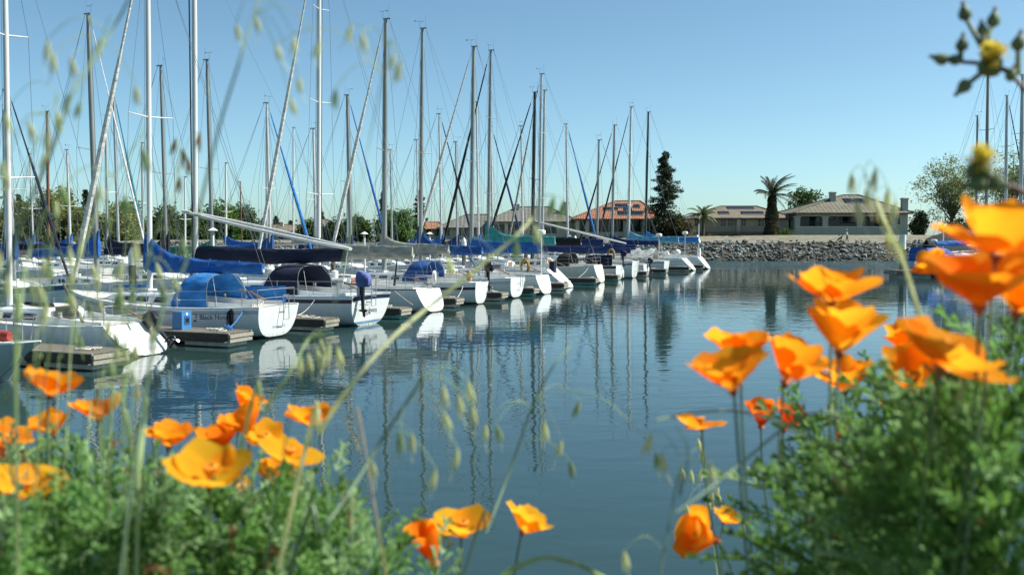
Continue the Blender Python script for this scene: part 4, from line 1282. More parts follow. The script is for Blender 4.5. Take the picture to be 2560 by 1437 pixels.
BROWNT = roof_mat("roof_brown_tile", (0.120, 0.096, 0.066), (0.204, 0.168, 0.120), 1.1, 1.6)
SHINGLE = roof_mat("roof_shingle", (0.098, 0.090, 0.064), (0.165, 0.150, 0.105), .5, 2.2, .03)
GREYSH = roof_mat("roof_grey", (0.105, 0.101, 0.084), (0.168, 0.164, 0.140), .5, 2.2, .03)
STUC = mat("stucco_grey", (0.336, 0.346, 0.297), .9, var=.08, scale=.7, detail=6)
STUC2 = mat("stucco_beige", (0.428, 0.385, 0.294), .9, var=.08, scale=.7, detail=6)
STUC3 = mat("stucco_cream", (0.504, 0.463, 0.362), .9, var=.08, scale=.7, detail=6)
TRIM = mat("trim_cream", (0.516, 0.506, 0.440), .8, var=.05)
FASC = mat("fascia_brown", (.09, .075, .06), .8, var=.1)
SHADEPAINT = mat("painted_shade", (.02, .022, .024), .8, var=.2)  # near-black colour standing in for shade in recesses
RAILM = mat("iron_rail", (.03, .03, .03), .6, var=.1)
PANE = mat("window_pane", (.03, .045, .055), .08, var=.3, scale=.6)
SOLAR = mat("solar_panel", (.010, .012, .018), .35, var=.3, scale=.8, spec=.15)
SOLFR = mat("solar_frame", (.25, .26, .27), .5, var=.1)

def house(label, px0, px1, Y, depth, yeave, yridge, rpx0, rpx1, wallm, roofm, base=2.2, over=.6, group="houses along the levee"):
    x0, x1 = xat(px0, Y), xat(px1, Y)
    ze = zat(yeave, Y)
    Yr = Y + depth / 2
    zr = zat(yridge, Yr)
    cx = (x0 + x1) / 2
    root = thing("house", label, "house", (cx, Y, base), 0, group)
    W = (x1 - x0) / 2
    hz = ze - base
    rz = zr - base
    r0, r1 = xat(rpx0, Yr) - cx, xat(rpx1, Yr) - cx
    e = over
    # roof
    E = [(-W - e, -e, hz - .05), (W + e, -e, hz - .05), (W + e, depth + e, hz - .05), (-W - e, depth + e, hz - .05)]
    T = [(r0, depth / 2, rz), (r1, depth / 2, rz)]
    mb = MB()
    mb.add(E + T + [(x, y, z - .22) for (x, y, z) in E], [(0, 1, 5, 4), (1, 2, 5), (2, 3, 4, 5), (3, 0, 4), (6, 9, 8, 7)])
    rf = mb.build("roof", roofm, root, smooth=False)
    mb = MB()
    for (a, b) in ((0, 1), (1, 2), (2, 3), (3, 0)):
        p, q = Vector(E[a]), Vector(E[b])
        d = (q - p).normalized() * .0
        mb.add([p - Vector((0, 0, .22)), q - Vector((0, 0, .22)), q, p], [(0, 1, 2, 3)])
    mb.build("fascia", FASC, rf, smooth=False)
    mb = MB()
    for (a, b) in ((E[0], T[0]), (E[1], T[1]), (E[2], T[1]), (E[3], T[0]), (T[0], T[1])):
        mb.tube([Vector(a) + Vector((0, 0, .03)), Vector(b) + Vector((0, 0, .04))], .11, 6)
    mb.build("ridge_tiles", roofm, rf)
    info = dict(root=root, cx=cx, Y=Y, base=base, W=W, D=depth, hz=hz, rz=rz, E=E, T=T, wall=wallm, rf=rf, r0=r0, r1=r1, e=e)
    return info
def lx(H, px, dy=0): return xat(px, H["Y"] + dy) - H["cx"]
def lz(H, py, dy=0): return zat(py, H["Y"] + dy) - H["base"]
def wall(H, px0, px1, y0, y1, top=None, bot=0, m=None, name="wall"):
    return MB().bx(lx(H, px0), lx(H, px1), y0, y1, bot, top if top is not None else H["hz"]).build(name, m or H["wall"], H["root"], smooth=False)
def window(H, px0, px1, py0, py1, dy, mull=1, fr=TRIM, par=None, trans=False):
    x0, x1, z0, z1 = lx(H, px0, dy), lx(H, px1, dy), lz(H, py1, dy), lz(H, py0, dy)
    mb = MB(); f = .09
    y0, y1 = dy - .09, dy - .005
    mb.bx(x0 - f, x0, y0, y1, z0 - f, z1 + f); mb.bx(x1, x1 + f, y0, y1, z0 - f, z1 + f)
    mb.bx(x0, x1, y0, y1, z0 - f, z0); mb.bx(x0, x1, y0, y1, z1, z1 + f)
    for k in range(mull):
        xx = x0 + (x1 - x0) * (k + 1) / (mull + 1)
        mb.bx(xx - .03, xx + .03, y0 + .02, y1 - .02, z0, z1)
    if trans: mb.bx(x0, x1, y0 + .025, y1 - .025, (z0 + z1) / 2 - .03, (z0 + z1) / 2 + .03)
    o = mb.build("window", fr, par or H["root"], smooth=False)
    MB().bx(x0, x1, dy - .045, dy - .008, z0, z1).build("pane", PANE, o, smooth=False)
    return o
def chimney(H, px0, px1, pyt, dy, zb=None, m=None):
    x0, x1 = lx(H, px0, dy), lx(H, px1, dy); zt = lz(H, pyt, dy)
    wq = x1 - x0
    mb = MB().bx(x0, x1, dy, dy + wq, zb if zb is not None else H["hz"], zt - .35)
    mb.bx(x0 - .08, x1 + .08, dy - .08, dy + wq + .08, zt - .35, zt - .15)
    mb.hexa([(x0, dy, zt - .15), (x1, dy, zt - .15), (x1, dy + wq, zt - .15), (x0, dy + wq, zt - .15), (x0 + .2, dy + .2, zt), (x1 - .2, dy + .2, zt), (x1 - .2, dy + wq - .2, zt), (x0 + .2, dy + wq - .2, zt)])
    mb.build("chimney", m or H["wall"], H["rf"], smooth=False)
def solar(H, x0, x1, v0, v1, n, off=.12):
    """panels on the front slope: x range in metres, v along slope 0 eave .. 1 ridge"""
    e = H["e"]; zA, yA, zB, yB = H["hz"] - .05, -e, H["rz"], H["D"] / 2
    P = lambda x, v, o: Vector((x, yA + (yB - yA) * v, zA + (zB - zA) * v)) + Vector((0, -(zB - zA), (yB - yA))).normalized() * o
    for k in range(n):
        a = x0 + (x1 - x0) * k / n + .03; b = x0 + (x1 - x0) * (k + 1) / n - .03
        MB().hexa([P(a, v0, off - .04), P(b, v0, off - .04), P(b, v1, off - .04), P(a, v1, off - .04), P(a, v0, off), P(b, v0, off), P(b, v1, off), P(a, v1, off)]).build("solar_panel", SOLAR, H["rf"], smooth=False)
    mb = MB()
    for v in (v0, v1): mb.tube([P(x0, v, off - .02), P(x1, v, off - .02)], .035, 4)
    mb.build("panel_frame", SOLFR, H["rf"])
def railing(H, x0, x1, y, z0, z1, m=RAILM, sp=.14, name="railing", th=.02):
    mb = MB()
    mb.bx(x0, x1, y - .03, y + .03, z1 - .06, z1); mb.bx(x0, x1, y - .02, y + .02, z0 + .08, z0 + .13)
    n = max(2, int((x1 - x0) / sp))
    for k in range(n + 1):
        x = x0 + (x1 - x0) * k / n
        mb.bx(x - th / 2, x + th / 2, y - th / 2, y + th / 2, z0 + .1, z1 - .03)
    return mb.build(name, m, H["root"], smooth=False)

# --- right-hand stucco house with wide hip roof
H = house("grey stucco house with wide hip roof, two chimneys and covered balcony", 1990, 2268, 150, 12, 531, 488, 2105, 2145, STUC, SHINGLE)
W, hz = H["W"], H["hz"]
zb0, zb1 = lz(H, 588), lz(H, 568)
wall(H, 1990, 2240, 3.4, 3.6)                                   # recessed back wall
wall(H, 2240, 2268, 0.01, 11.9)
wall(H, 1990, 1991.6, 3.0, 11.9, name="side_wall")
MB().bx(-W, lx(H, 2240), 0, 3.4, zb0, zb1 - .45).build("balcony_slab", STUC, H["root"], smooth=False)
MB().bx(-W, lx(H, 2240), .02, .14, zb1 - .45, zb1).build("balcony_band", STUC, H["root"], smooth=False)
MB().bx(-W - .1, lx(H, 2240), -.06, .18, zb1, zb1 + .12).build("balcony_cap", TRIM, H["root"], smooth=False)
MB().bx(-W, lx(H, 2240), .02, .5, lz(H, 541), hz - .1).build("header_beam", STUC, H["root"], smooth=False)
for px in (1993, 2063, 2149, 2233):
    x = lx(H, px)
    mb = MB().bx(x - .42, x + .42, -.03, .55, 0, lz(H, 545))
    mb.hexa([(x - .46, -.06, lz(H, 545)), (x + .46, -.06, lz(H, 545)), (x + .46, .58, lz(H, 545)), (x - .46, .58, lz(H, 545)), (x - .6, -.12, lz(H, 540)), (x + .6, -.12, lz(H, 540)), (x + .6, .62, lz(H, 540)), (x - .6, .62, lz(H, 540))])
    mb.build("column", STUC, H["root"], smooth=False)
MB().bx(-W, lx(H, 2240), 3.38, 3.395, 0, zb0 - .02).build("ground_floor_shade_sheet", SHADEPAINT, H["root"], smooth=False)  # dark sheet paints the shade of the ground-floor recess
for (a, b) in ((1998, 2058), (2068, 2144), (2154, 2228)):
    railing(H, lx(H, a), lx(H, b), .3, zb1 + .1, lz(H, 555), sp=.16)
window(H, 2024, 2050, 541, 566, 3.4, 1, FASC)
window(H, 2072, 2084, 541, 549, 3.4, 0, FASC)
window(H, 2101, 2123, 537, 557, 3.4, 0, FASC); window(H, 2126, 2145, 537, 557, 3.4, 0, FASC)
window(H, 2172, 2225, 538, 566, 3.4, 3, FASC)
window(H, 2243, 2250, 533, 562, 0.01, 0)
chimney(H, 2075, 2088, 478, 3.5); chimney(H, 2255, 2269, 493, 0.05, zb=0)
solar(H, lx(H, 2112, 3), lx(H, 2136, 3), .52, .78, 1); solar(H, lx(H, 2139, 3), lx(H, 2163, 3), .52, .78, 1)
# --- middle house with tile roof and deck
H = house("beige house with brown tile roof, solar panels and wooden deck behind the palms", 1745, 1975, 152, 11, 544, 516, 1800, 1890, STUC2, BROWNT)
W, hz = H["W"], H["hz"]
wall(H, 1747, 1973, .4, 10.8)
zd0, zd1 = lz(H, 587), lz(H, 580)
MB().bx(lx(H, 1735), lx(H, 1910), -2.2, .4, zd0, zd1).build("deck", mat("deck_wood", (.13, .11, .085), .85, var=.2, scale=3), H["root"], smooth=False)
railing(H, lx(H, 1736), lx(H, 1909), -2.1, zd1, lz(H, 565), PALEWOOD, .2, th=.07)
for px in (1740, 1785, 1837, 1905): MB().bx(lx(H, px) - .12, lx(H, px) + .12, -2.1, -1.86, 0, zd0).build("deck_post", PALEWOOD, H["root"], smooth=False)
MB().bx(lx(H, 1750), lx(H, 1905), .36, .39, 0, zd0).build("underdeck_shade_sheet", SHADEPAINT, H["root"], smooth=False)  # dark sheet paints the shade below the deck
for (a, b) in ((1736, 1746), (1801, 1814), (1819, 1833), (1852, 1864), (1895, 1910)): window(H, a, b, 547, 565, .4, 1, TRIM, trans=True)
MB().bx(lx(H, 1840), lx(H, 1849), -.5, .42, zd1, hz).build("pilaster", STUC2, H["root"], smooth=False)
solar(H, lx(H, 1822, 3), lx(H, 1890, 3), .74, .95, 5); solar(H, lx(H, 1852, 2), lx(H, 1908, 2), .28, .52, 4); solar(H, lx(H, 1795, 2), lx(H, 1822, 2), .30, .52, 2)
MB().tube([(lx(H, 1728), -3.5, 0), (lx(H, 1728), -3.5, zd0 * .5)], .1, 4).build("stair_post", PALEWOOD, H["root"])
for k in range(6):
    MB().bx(lx(H, 1722) + k * .25, lx(H, 1722) + .3 + k * .25, -2.6, -1.6, zd1 - .2 - k * .25, zd1 - .15 - k * .25).build("stair_tread", PALEWOOD, H["root"], smooth=False)
# --- terracotta roof house
H = house("two-storey house with orange terracotta roof and several black solar panels", 1440, 1650, 150, 13, 546, 503, 1538, 1600, STUC2, TERRA)
W, hz = H["W"], H["hz"]
wall(H, 1440, 1650, 2.0, 12.8)
zb0, zb1 = lz(H, 592), lz(H, 580)
MB().bx(-W, W, 0, 2.0, zb0, zb1).build("balcony_slab", STUC2, H["root"], smooth=False)
MB().bx(-W, W, .0, .5, lz(H, 551), hz - .1).build("header_beam", STUC2, H["root"], smooth=False)
for px in (1444, 1468, 1563, 1610, 1647):
    MB().bx(lx(H, px) - .28, lx(H, px) + .28, -.02, .5, 0, lz(H, 551)).build("column", STUC2, H["root"], smooth=False)
railing(H, -W, W, .25, zb1, lz(H, 567), RAILM, .15)
for (a, b, c, d) in ((1449, 1462, 553, 576), (1476, 1500, 551, 578), (1508, 1530, 551, 578), (1540, 1556, 552, 576), (1572, 1600, 551, 578), (1618, 1640, 552, 576)): window(H, a, b, c, d, 2.0, 1, FASC)
MB().bx(-W, W, 1.97, 1.99, 0, zb0).build("ground_floor_shade_sheet", SHADEPAINT, H["root"], smooth=False)  # dark sheet paints the balcony's shade on the lower wall
solar(H, lx(H, 1508, 3), lx(H, 1545, 3), .45, .62, 3); solar(H, lx(H, 1541, 3), lx(H, 1572, 3), .60, .82, 2); solar(H, lx(H, 1543, 2), lx(H, 1605, 2), .18, .40, 5); solar(H, lx(H, 1558, 3), lx(H, 1580, 3), .40, .60, 2); solar(H, lx(H, 1582, 4), lx(H, 1600, 4), .58, .78, 2)
# --- grey roof houses
H = house("large house with grey shingle roof and two stone chimneys behind the black mast", 1222, 1438, 152, 12, 553, 518, 1295, 1372, STUC3, GREYSH)
W, hz = H["W"], H["hz"]
wall(H, 1222, 1438, .3, 11.8)
for (a, b, c, d) in ((1232, 1262, 560, 588), (1270, 1300, 560, 588), (1308, 1318, 562, 580), (1362, 1392, 566, 584), (1424, 1434, 560, 575)): window(H, a, b, c, d, .3, 1, TRIM)
MB().bx(lx(H, 1228), lx(H, 1306), -1.6, .3, lz(H, 596), lz(H, 590)).build("balcony_slab", STUC3, H["root"], smooth=False)
railing(H, lx(H, 1228), lx(H, 1306), -1.5, lz(H, 590), lz(H, 577), PALEWOOD, .2, th=.06)
chimney(H, 1286, 1298, 508, 4.5, m=STUC); chimney(H, 1409, 1421, 503, 3.0, m=STUC)
H = house("lower house with grey-brown shingle roof left of the large grey-roofed house", 1102, 1232, 156, 11, 568, 537, 1165, 1222, STUC3, GREYSH)
wall(H, 1102, 1232, .3, 10.8)
for (a, b) in ((1112, 1124), (1148, 1166), (1172, 1186), (1205, 1222)): window(H, a, b, 574, 590, .3, 1, TRIM)
railing(H, lx(H, 1104), lx(H, 1230), -.6, lz(H, 602), lz(H, 592), PALEWOOD, .25, th=.06)
H = house("small house with dull red roof beside the round green tree", 1058, 1106, 168, 10, 571, 556, 1070, 1098, STUC2, TERRA)
wall(H, 1058, 1106, .3, 9.8)
for (a, b) in ((1066, 1078), (1084, 1098)): window(H, a, b, 575, 590, .3, 1, TRIM)
H = house("far cream house with brown roof and square chimney left of the wishbone tip", 640, 768, 215, 12, 577, 562, 670, 740, STUC3, BROWNT, group="far houses on the left")
wall(H, 640, 768, .3, 11.8)
for (a, b) in ((646, 656), (668, 682), (696, 708), (722, 738), (748, 760)): window(H, a, b, 581, 597, .3, 1, TRIM)
chimney(H, 701, 708, 553, 4, m=STUC3)
H = house("far house with pale grey hip roof left of the dark bushy tree", 768, 842, 200, 12, 567, 549, 792, 818, STUC, GREYSH, group="far houses on the left")
wall(H, 768, 842, .3, 11.8)
for (a, b) in ((776, 786), (800, 812), (822, 834)): window(H, a, b, 573, 588, .3, 1, TRIM)
H = house("low far house in the trees at left with pale walls", 440, 530, 190, 10, 586, 577, 460, 510, STUC3, GREYSH, group="far houses on the left", base=1.2)
wall(H, 440, 530, .3, 9.8)
for (a, b) in ((450, 462), (480, 492), (508, 520)): window(H, a, b, 590, 600, .3, 1, TRIM)

# ================================================================== TREES
def leaves(name, centers, size, mats, parent, seed=1, aspect=.55, mixp=None, up=0.0, droop=0.0):
    g = np.random.default_rng(seed)
    n = len(centers)
    c = np.asarray(centers, dtype=np.float64)
    d = g.normal(size=(n, 3)); d[:, 2] = d[:, 2] * .7 + up - droop
    d /= np.linalg.norm(d, axis=1)[:, None]
    r = g.normal(size=(n, 3)); e = np.cross(d, r); e /= np.linalg.norm(e, axis=1)[:, None]
    s = size * g.uniform(.55, 1.35, size=(n, 1))
    a = d * s; b = e * s * aspect
    V = np.stack([c - a, c + b * .9 - a * .1, c + a, c - b * .9 - a * .1], axis=1).reshape(-1, 3)
    Fq = np.arange(4 * n).reshape(n, 4)
    mi = g.choice(len(mats), size=n, p=mixp)
    o = bpy.data.objects.new(name, fast_mesh(name, V, Fq, mats, midx=mi))
    return link(o, parent)
def lm(name, c, tr=.45): return mat("leaf_" + name, c, .6, var=.3, scale=1.5, trans=tr, spec=.3)
L_DARK = [lm("dark1", (.022, .040, .018), .2), lm("dark2", (.035, .060, .025), .2), lm("dark3", (.045, .055, .022), .2)]
L_MID = [lm("mid1", (0.056, 0.106, 0.027)), lm("mid2", (0.088, 0.150, 0.037)), lm("mid3", (.03, .055, .018))]
L_BRIGHT = [lm("bright1", (0.090, 0.192, 0.030)), lm("bright2", (0.132, 0.252, 0.042)), lm("bright3", (.04, .085, .02))]
L_OLIVE = [lm("olive1", (0.140, 0.168, 0.049)), lm("olive2", (0.196, 0.224, 0.070)), lm("olive3", (0.084, 0.105, 0.035))]
L_YEL = [lm("yel1", (0.218, 0.250, 0.078)), lm("yel2", (0.296, 0.312, 0.118)), lm("yel3", (0.135, 0.169, 0.060))]
L_BROWN = [lm("brown1", (.06, .055, .02)), lm("brown2", (.09, .085, .03)), lm("brown3", (.03, .035, .015))]
BARK = mat("bark", (.09, .07, .05), .95, var=.35, scale=6, bump=.03, bscale=14)

def tree(name, label, px, Y, ytop, wpx, ybot=None, base=2.3, mats=L_MID, n=5000, clusters=60, size=.22, spread=.55, seed=1, group=None, dens=1.0, squash=1.0, trunk=.18, hollow=.35, cat="tree"):
    X = xat(px, Y)
    root = thing(name, label, cat, (X, Y, base), 0, group)
    zt = zat(ytop, Y) - base
    zb = (zat(ybot, Y) - base) if ybot else zt * .25
    rx = wpx / F * Y / 2
    cz, rz = (zt + zb) / 2, (zt - zb) / 2
    g = np.random.default_rng(seed)
    cl = []
    while len(cl) < clusters:
        v = g.normal(size=3); v /= np.linalg.norm(v)
        q = g.uniform(hollow, .93)
        p = np.array([v[0] * rx * q, v[1] * rx * q, cz + v[2] * rz * q])
        p[:2] *= 1 - .25 * max(0, v[2])
        cl.append(p)
    cl = np.array(cl)
    idx = g.integers(0, clusters, size=n)
    sp = spread * g.uniform(.6, 1.3, size=(clusters, 1))[idx]
    pts = cl[idx] + g.normal(size=(n, 3)) * sp * np.array([1, 1, .75])
    leaves("crown", pts, size, mats, root, seed)
    mb = MB()
    fork = Vector((0, 0, zb + (zt - zb) * .22))
    mb.tube([(0, 0, -.4), (.05, 0, fork.z * .5), fork], [trunk * 1.25, trunk, trunk * .8], 8)
    for k in range(min(clusters, 26)):
        p = Vector(cl[k])
        s0 = Vector((0, 0, fork.z * (.7 + .3 * rnd.random())))
        mid = s0.lerp(p, .5) + Vector((rnd.uniform(-.2, .2), rnd.uniform(-.2, .2), .25))
        mb.tube([s0, mid, p], [trunk * .45, trunk * .25, trunk * .08], 5)
    mb.build("trunk", BARK, root)
    return root

def conifer(label, px, Y, ytop, wpx, base=2.3, n=9000, seed=1, group=None, mats=L_DARK, name="conifer", size=.2, prof=None, ybot=None):
    X = xat(px, Y)
    root = thing(name, label, "tree", (X, Y, base), 0, group)
    H = zat(ytop, Y) - base
    rx = wpx / F * Y / 2
    g = np.random.default_rng(seed)
    nb = int(70 + H * 5)
    pts = []; mb = MB()
    mb.tube([(0, 0, -.4), (.05, 0, H * .5), (0, 0, H)], [.2 + H * .008, .14, .02], 7)
    per = n // nb
    for k in range(nb):
        t = (k + g.uniform()) / nb
        z = H * (.12 + .88 * t)
        rr_ = rx * (1 - t) ** .75 * g.uniform(.30, 1.25) + .15
        a = g.uniform(0, 2 * PI)
        d = np.array([math.cos(a), math.sin(a), 0])
        tip = d * rr_ + np.array([0, 0, z + rr_ * .12])
        mb.tube([(0, 0, z), tuple(d * rr_ * .5 + np.array([0, 0, z + rr_ * .16])), tuple(tip)], [.045, .03, .012], 4)
        q = g.uniform(.12, 1.05, size=(per, 1)) ** .8
        pp = d * rr_ * q + np.array([0, 0, z]) + np.array([0, 0, 1]) * rr_ * (.25 * q - .15 * q * q)
        lat = np.array([-d[1], d[0], 0])
        pp = pp + lat * g.normal(size=(per, 1)) * .26 * rr_ * (1.05 - q * .75) + g.normal(size=(per, 3)) * .13 + np.array([0, 0, -.10])
        pts.append(pp)
    leaves("crown", np.concatenate(pts), size, mats, root, seed, aspect=.35, up=-.1)
    mb.build("trunk", BARK, root)
    return root

conifer("tall dark conifer standing right of the terracotta-roofed house", 1661, 147, 380, 112, n=13000, seed=3, size=.21)
GTD = "dark conifers far behind the left shore"
for i, (px, yt, wp, Y, lab) in enumerate(((50, 488, 36, 190, "leftmost small dark conifer above the green trees"), (123, 474, 40, 190, "dark conifer behind the brown wooden mast"), (174, 478, 46, 185, "dark conifer behind the white mast with blue collar"),
                                  (217, 476, 50, 185, "darkest left conifer beside the white diagonal furled sail"), (660, 546, 20, 260, "tiny far conifer above the left houses' roofs, leftmost"), (690, 542, 26, 260, "tiny far conifer beside the square chimney"),
                                  (727, 553, 18, 260, "tiny far conifer right of the square chimney"), (803, 530, 38, 220, "dark conifer behind the pale grey hip roof"), (958, 480, 34, 200, "slim dark conifer behind the round green tree"), (1050, 478, 50, 190, "broad dark conifer above the small red roof"))):
    conifer(lab, px, Y, yt, wp, n=3000, seed=20 + i, group=GTD, size=.34 if Y > 210 else .30)
tree("tree", "round bright green tree behind the grey covered boom", 992, 138.5, 524, 135, ybot=618, base=2.4, mats=L_BRIGHT, n=11000, clusters=110, size=.20, spread=.5, seed=31)
tree("tree", "dark green bushy tree left of the round bright tree", 882, 139.5, 541, 100, ybot=618, base=2.4, mats=L_MID, n=8000, clusters=80, size=.20, spread=.5, seed=32)
tree("tree", "dark tree left of the bushy tree, behind the furled diagonal sail", 835, 141, 545, 55, ybot=615, base=2.4, mats=L_DARK, n=4000, clusters=40, size=.2, spread=.5, seed=37)
GTL = "leafy trees along the left shore"
for i, (px, yt, wp, Y, mt, lab) in enumerate(((-15, 530, 150, 140, L_OLIVE, "olive tree at the far left edge"), (70, 520, 130, 146, L_OLIVE, "olive tree behind the thick white left mast"), (145, 498, 130, 140, L_YEL, "tallest yellow-green tree on the left shore"),
                                              (205, 548, 110, 139, L_OLIVE, "low olive tree left of the diagonal furled sail's foot"), (290, 540, 120, 142, L_YEL, "yellow-green tree right of the diagonal furled sail"),
                                              (318, 530, 90, 150, L_BRIGHT, "bright green tree left of the mast with blue boom cover"), (415, 535, 85, 150, L_MID, "mid green tree right of the mast with blue boom cover"),
                                              (480, 545, 95, 160, L_MID, "green tree behind the upper end of the wishbone boom"), (560, 528, 105, 165, L_BRIGHT, "tall light green tree above the wishbone boom"),
                                              (610, 540, 80, 168, L_MID, "green tree left of the cream far house"), (768, 575, 40, 190, L_MID, "small tree between the two far left houses"))):
    tree("tree", lab, px, Y, yt - 26, wp * 1.15, ybot=625, base=2.2, mats=mt, n=7000, clusters=70, size=.26, spread=.6, seed=40 + i, group=GTL)
tree("tree", "large sparse spring tree with yellowish leaves right of the stucco house", 2378, 158, 374, 205, ybot=580, mats=L_YEL + L_OLIVE[:1], n=10500, clusters=190, size=.165, spread=.62, seed=60, trunk=.3, hollow=.15)
tree("tree", "sparse spring tree behind the right-hand masts", 2530, 163, 352, 210, ybot=575, mats=L_YEL + L_OLIVE[:1], n=9500, clusters=190, size=.165, spread=.65, seed=61, trunk=.3, hollow=.15)
tree("tree", "loose green tree between the palm and the stucco house", 2012, 165, 464, 90, ybot=545, mats=L_MID, n=2600, clusters=40, size=.22, spread=.55, seed=62, hollow=.2)
tree("shrub", "dense dark hedge shrub right of the stucco house", 2298, 153, 526, 40, ybot=610, mats=L_DARK, n=4000, clusters=50, size=.2, spread=.35, seed=63, cat="shrub")
tree("shrub", "brownish shrub under the tall dark conifer", 1690, 146, 536, 70, ybot=606, mats=L_BROWN, n=6500, clusters=70, size=.18, spread=.45, seed=64, cat="shrub", base=2.6)
tree("shrub", "dark shrub left of the tall conifer's foot", 1640, 146.5, 555, 50, ybot=606, mats=L_DARK + L_BROWN[:1], n=4500, clusters=50, size=.18, spread=.4, seed=65, cat="shrub", base=2.6)
tree("shrub", "leafy shrub at the foot of the ivy-clad palm", 1962, 147.5, 572, 36, ybot=598, mats=L_MID, n=1800, clusters=25, size=.17, spread=.3, seed=66, cat="shrub", base=2.8)
tree("shrub", "wide olive shrub under the right-hand sparse trees", 2430, 152, 545, 150, ybot=595, mats=L_OLIVE + L_DARK[:1], n=5000, clusters=60, size=.2, spread=.45, seed=67, cat="shrub")
L_FLOW = [lm("flow1", (.45, .16, .03)), lm("flow2", (.06, .10, .03))]
for i, (px, wp, lab) in enumerate(((1780, 22, "orange flower clump left of the deck posts"), (1815, 26, "orange flower clump under the deck"), (1850, 26, "orange flower clump right of the deck middle"), (1892, 26, "orange flower clump left of the ivy-clad palm"), (1700, 18, "orange flower clump below the brownish shrub"))):
    tree("flower_clump", lab, px, 146.0, 588, wp, ybot=598, mats=L_FLOW if i % 2 == 0 else L_FLOW + L_MID[:1], n=700, clusters=12, size=.12, spread=.18, seed=70 + i, cat="flowers", base=2.85, trunk=.02, group="flower clumps on the levee crest")

# palms
def palm(label, px, Y, ycrown, ytop, trunk_r, nf, fl, mats, base=2.6, ivy=False, wind=0.0, seed=1, group=None):
    X = xat(px, Y)
    root = thing("palm_tree", label, "palm tree", (X, Y, base), 0, group)
    H = zat(ycrown, Y) - base
    g = random.Random(seed)
    if ivy:
        prof_ = [(trunk_r * 1.25, -.3), (trunk_r * 1.2, H * .15), (trunk_r * 1.15, H * .3), (trunk_r, H * .5), (trunk_r * .85, H * .68), (trunk_r * .75, H * .8), (trunk_r * .62, H * .92), (trunk_r * .35, H)]
        MB().lathe([(r_ * .8, z) for r_, z in prof_], 14).build("trunk", BARK, root)
        gg = np.random.default_rng(seed)
        pts = []
        for _ in range(5200):
            z = gg.uniform(0, H)
            r_ = np.interp(z, [p_[1] for p_ in prof_], [p_[0] for p_ in prof_]) * gg.uniform(.78, 1.08)
            a = gg.uniform(0, 2 * PI); r_ *= 1 + .12 * math.sin(z * 2.3 + a * 2)
            pts.append((r_ * math.cos(a), r_ * math.sin(a), z))
        leaves("ivy", np.array(pts), .13, L_DARK + L_BROWN[:2], root, seed, droop=.8)
    else:
        MB().tube([(0, 0, -.3), (.05, 0, H * .5), (0, 0, H)], [trunk_r * 1.1, trunk_r, trunk_r * .9], 9).build("trunk", BARK, root)
    for k in range(nf):
        a = 2 * PI * k / nf * 2.4 + g.uniform(-.3, .3)
        el = R(88) - R(105 if ivy else 95) * (k / nf) + g.uniform(-.2, .2)
        d = Vector((math.cos(a), math.sin(a), 0))
        Lf = fl * g.uniform(.8, 1.1)
        pts = []; p = Vector((0, 0, H)); e_ = el
        for i in range(13):
            pts.append(p.copy())
            p = p + (d * math.cos(e_) + Vector((0, 0, math.sin(e_)))) * (Lf / 12) + Vector((wind * (i / 12) * .17, 0, 0))
            e_ -= R((2.2 + 6.5 * (i / 12)) if ivy else (4 + 8.5 * (i / 12)))
        mb = MB()
        mb.tube(pts, [.04 * (1 - i / 14) + .008 for i in range(13)], 4)
        for i in range(1, 13):
            t = (pts[i] - pts[i - 1]).normalized()
            sd_ = t.cross(Vector((0, 0, 1)))
            if sd_.length < .1: sd_ = Vector((-d.y, d.x, 0))
            sd_.normalize()
            for j in range(4):
                q = pts[i - 1].lerp(pts[i], j / 4)
                ll = Lf * .20 * math.sin(PI * min(1, .18 + .8 * (i + j / 4) / 13)) ** .7
                for s_ in (1, -1):
                    tip = q + (sd_ * s_ * .75 + t * .55 + Vector((wind * .25, 0, -.45 - .3 * g.random()))).normalized() * ll
                    w_ = t * .035
                    mb.add([q - w_, q + w_, tip], [(0, 1, 2)])
        mb.build("frond", mats[k % len(mats)], root, smooth=False)
    return root
palm("tall palm with shaggy ivy-clad trunk and windblown fronds", 1929, 146.5, 486, 405, .88, 26, 4.1, [lm("palm1", (.055, .075, .03), .15), lm("palm2", (.08, .095, .045), .15)], ivy=True, wind=.9, seed=4)
palm("short feathery palm in front of the beige house", 1757, 147.5, 542, 500, .22, 20, 3.0, [lm("palm3", (.08, .12, .04), .2), lm("palm4", (.12, .15, .06), .2)], seed=9)

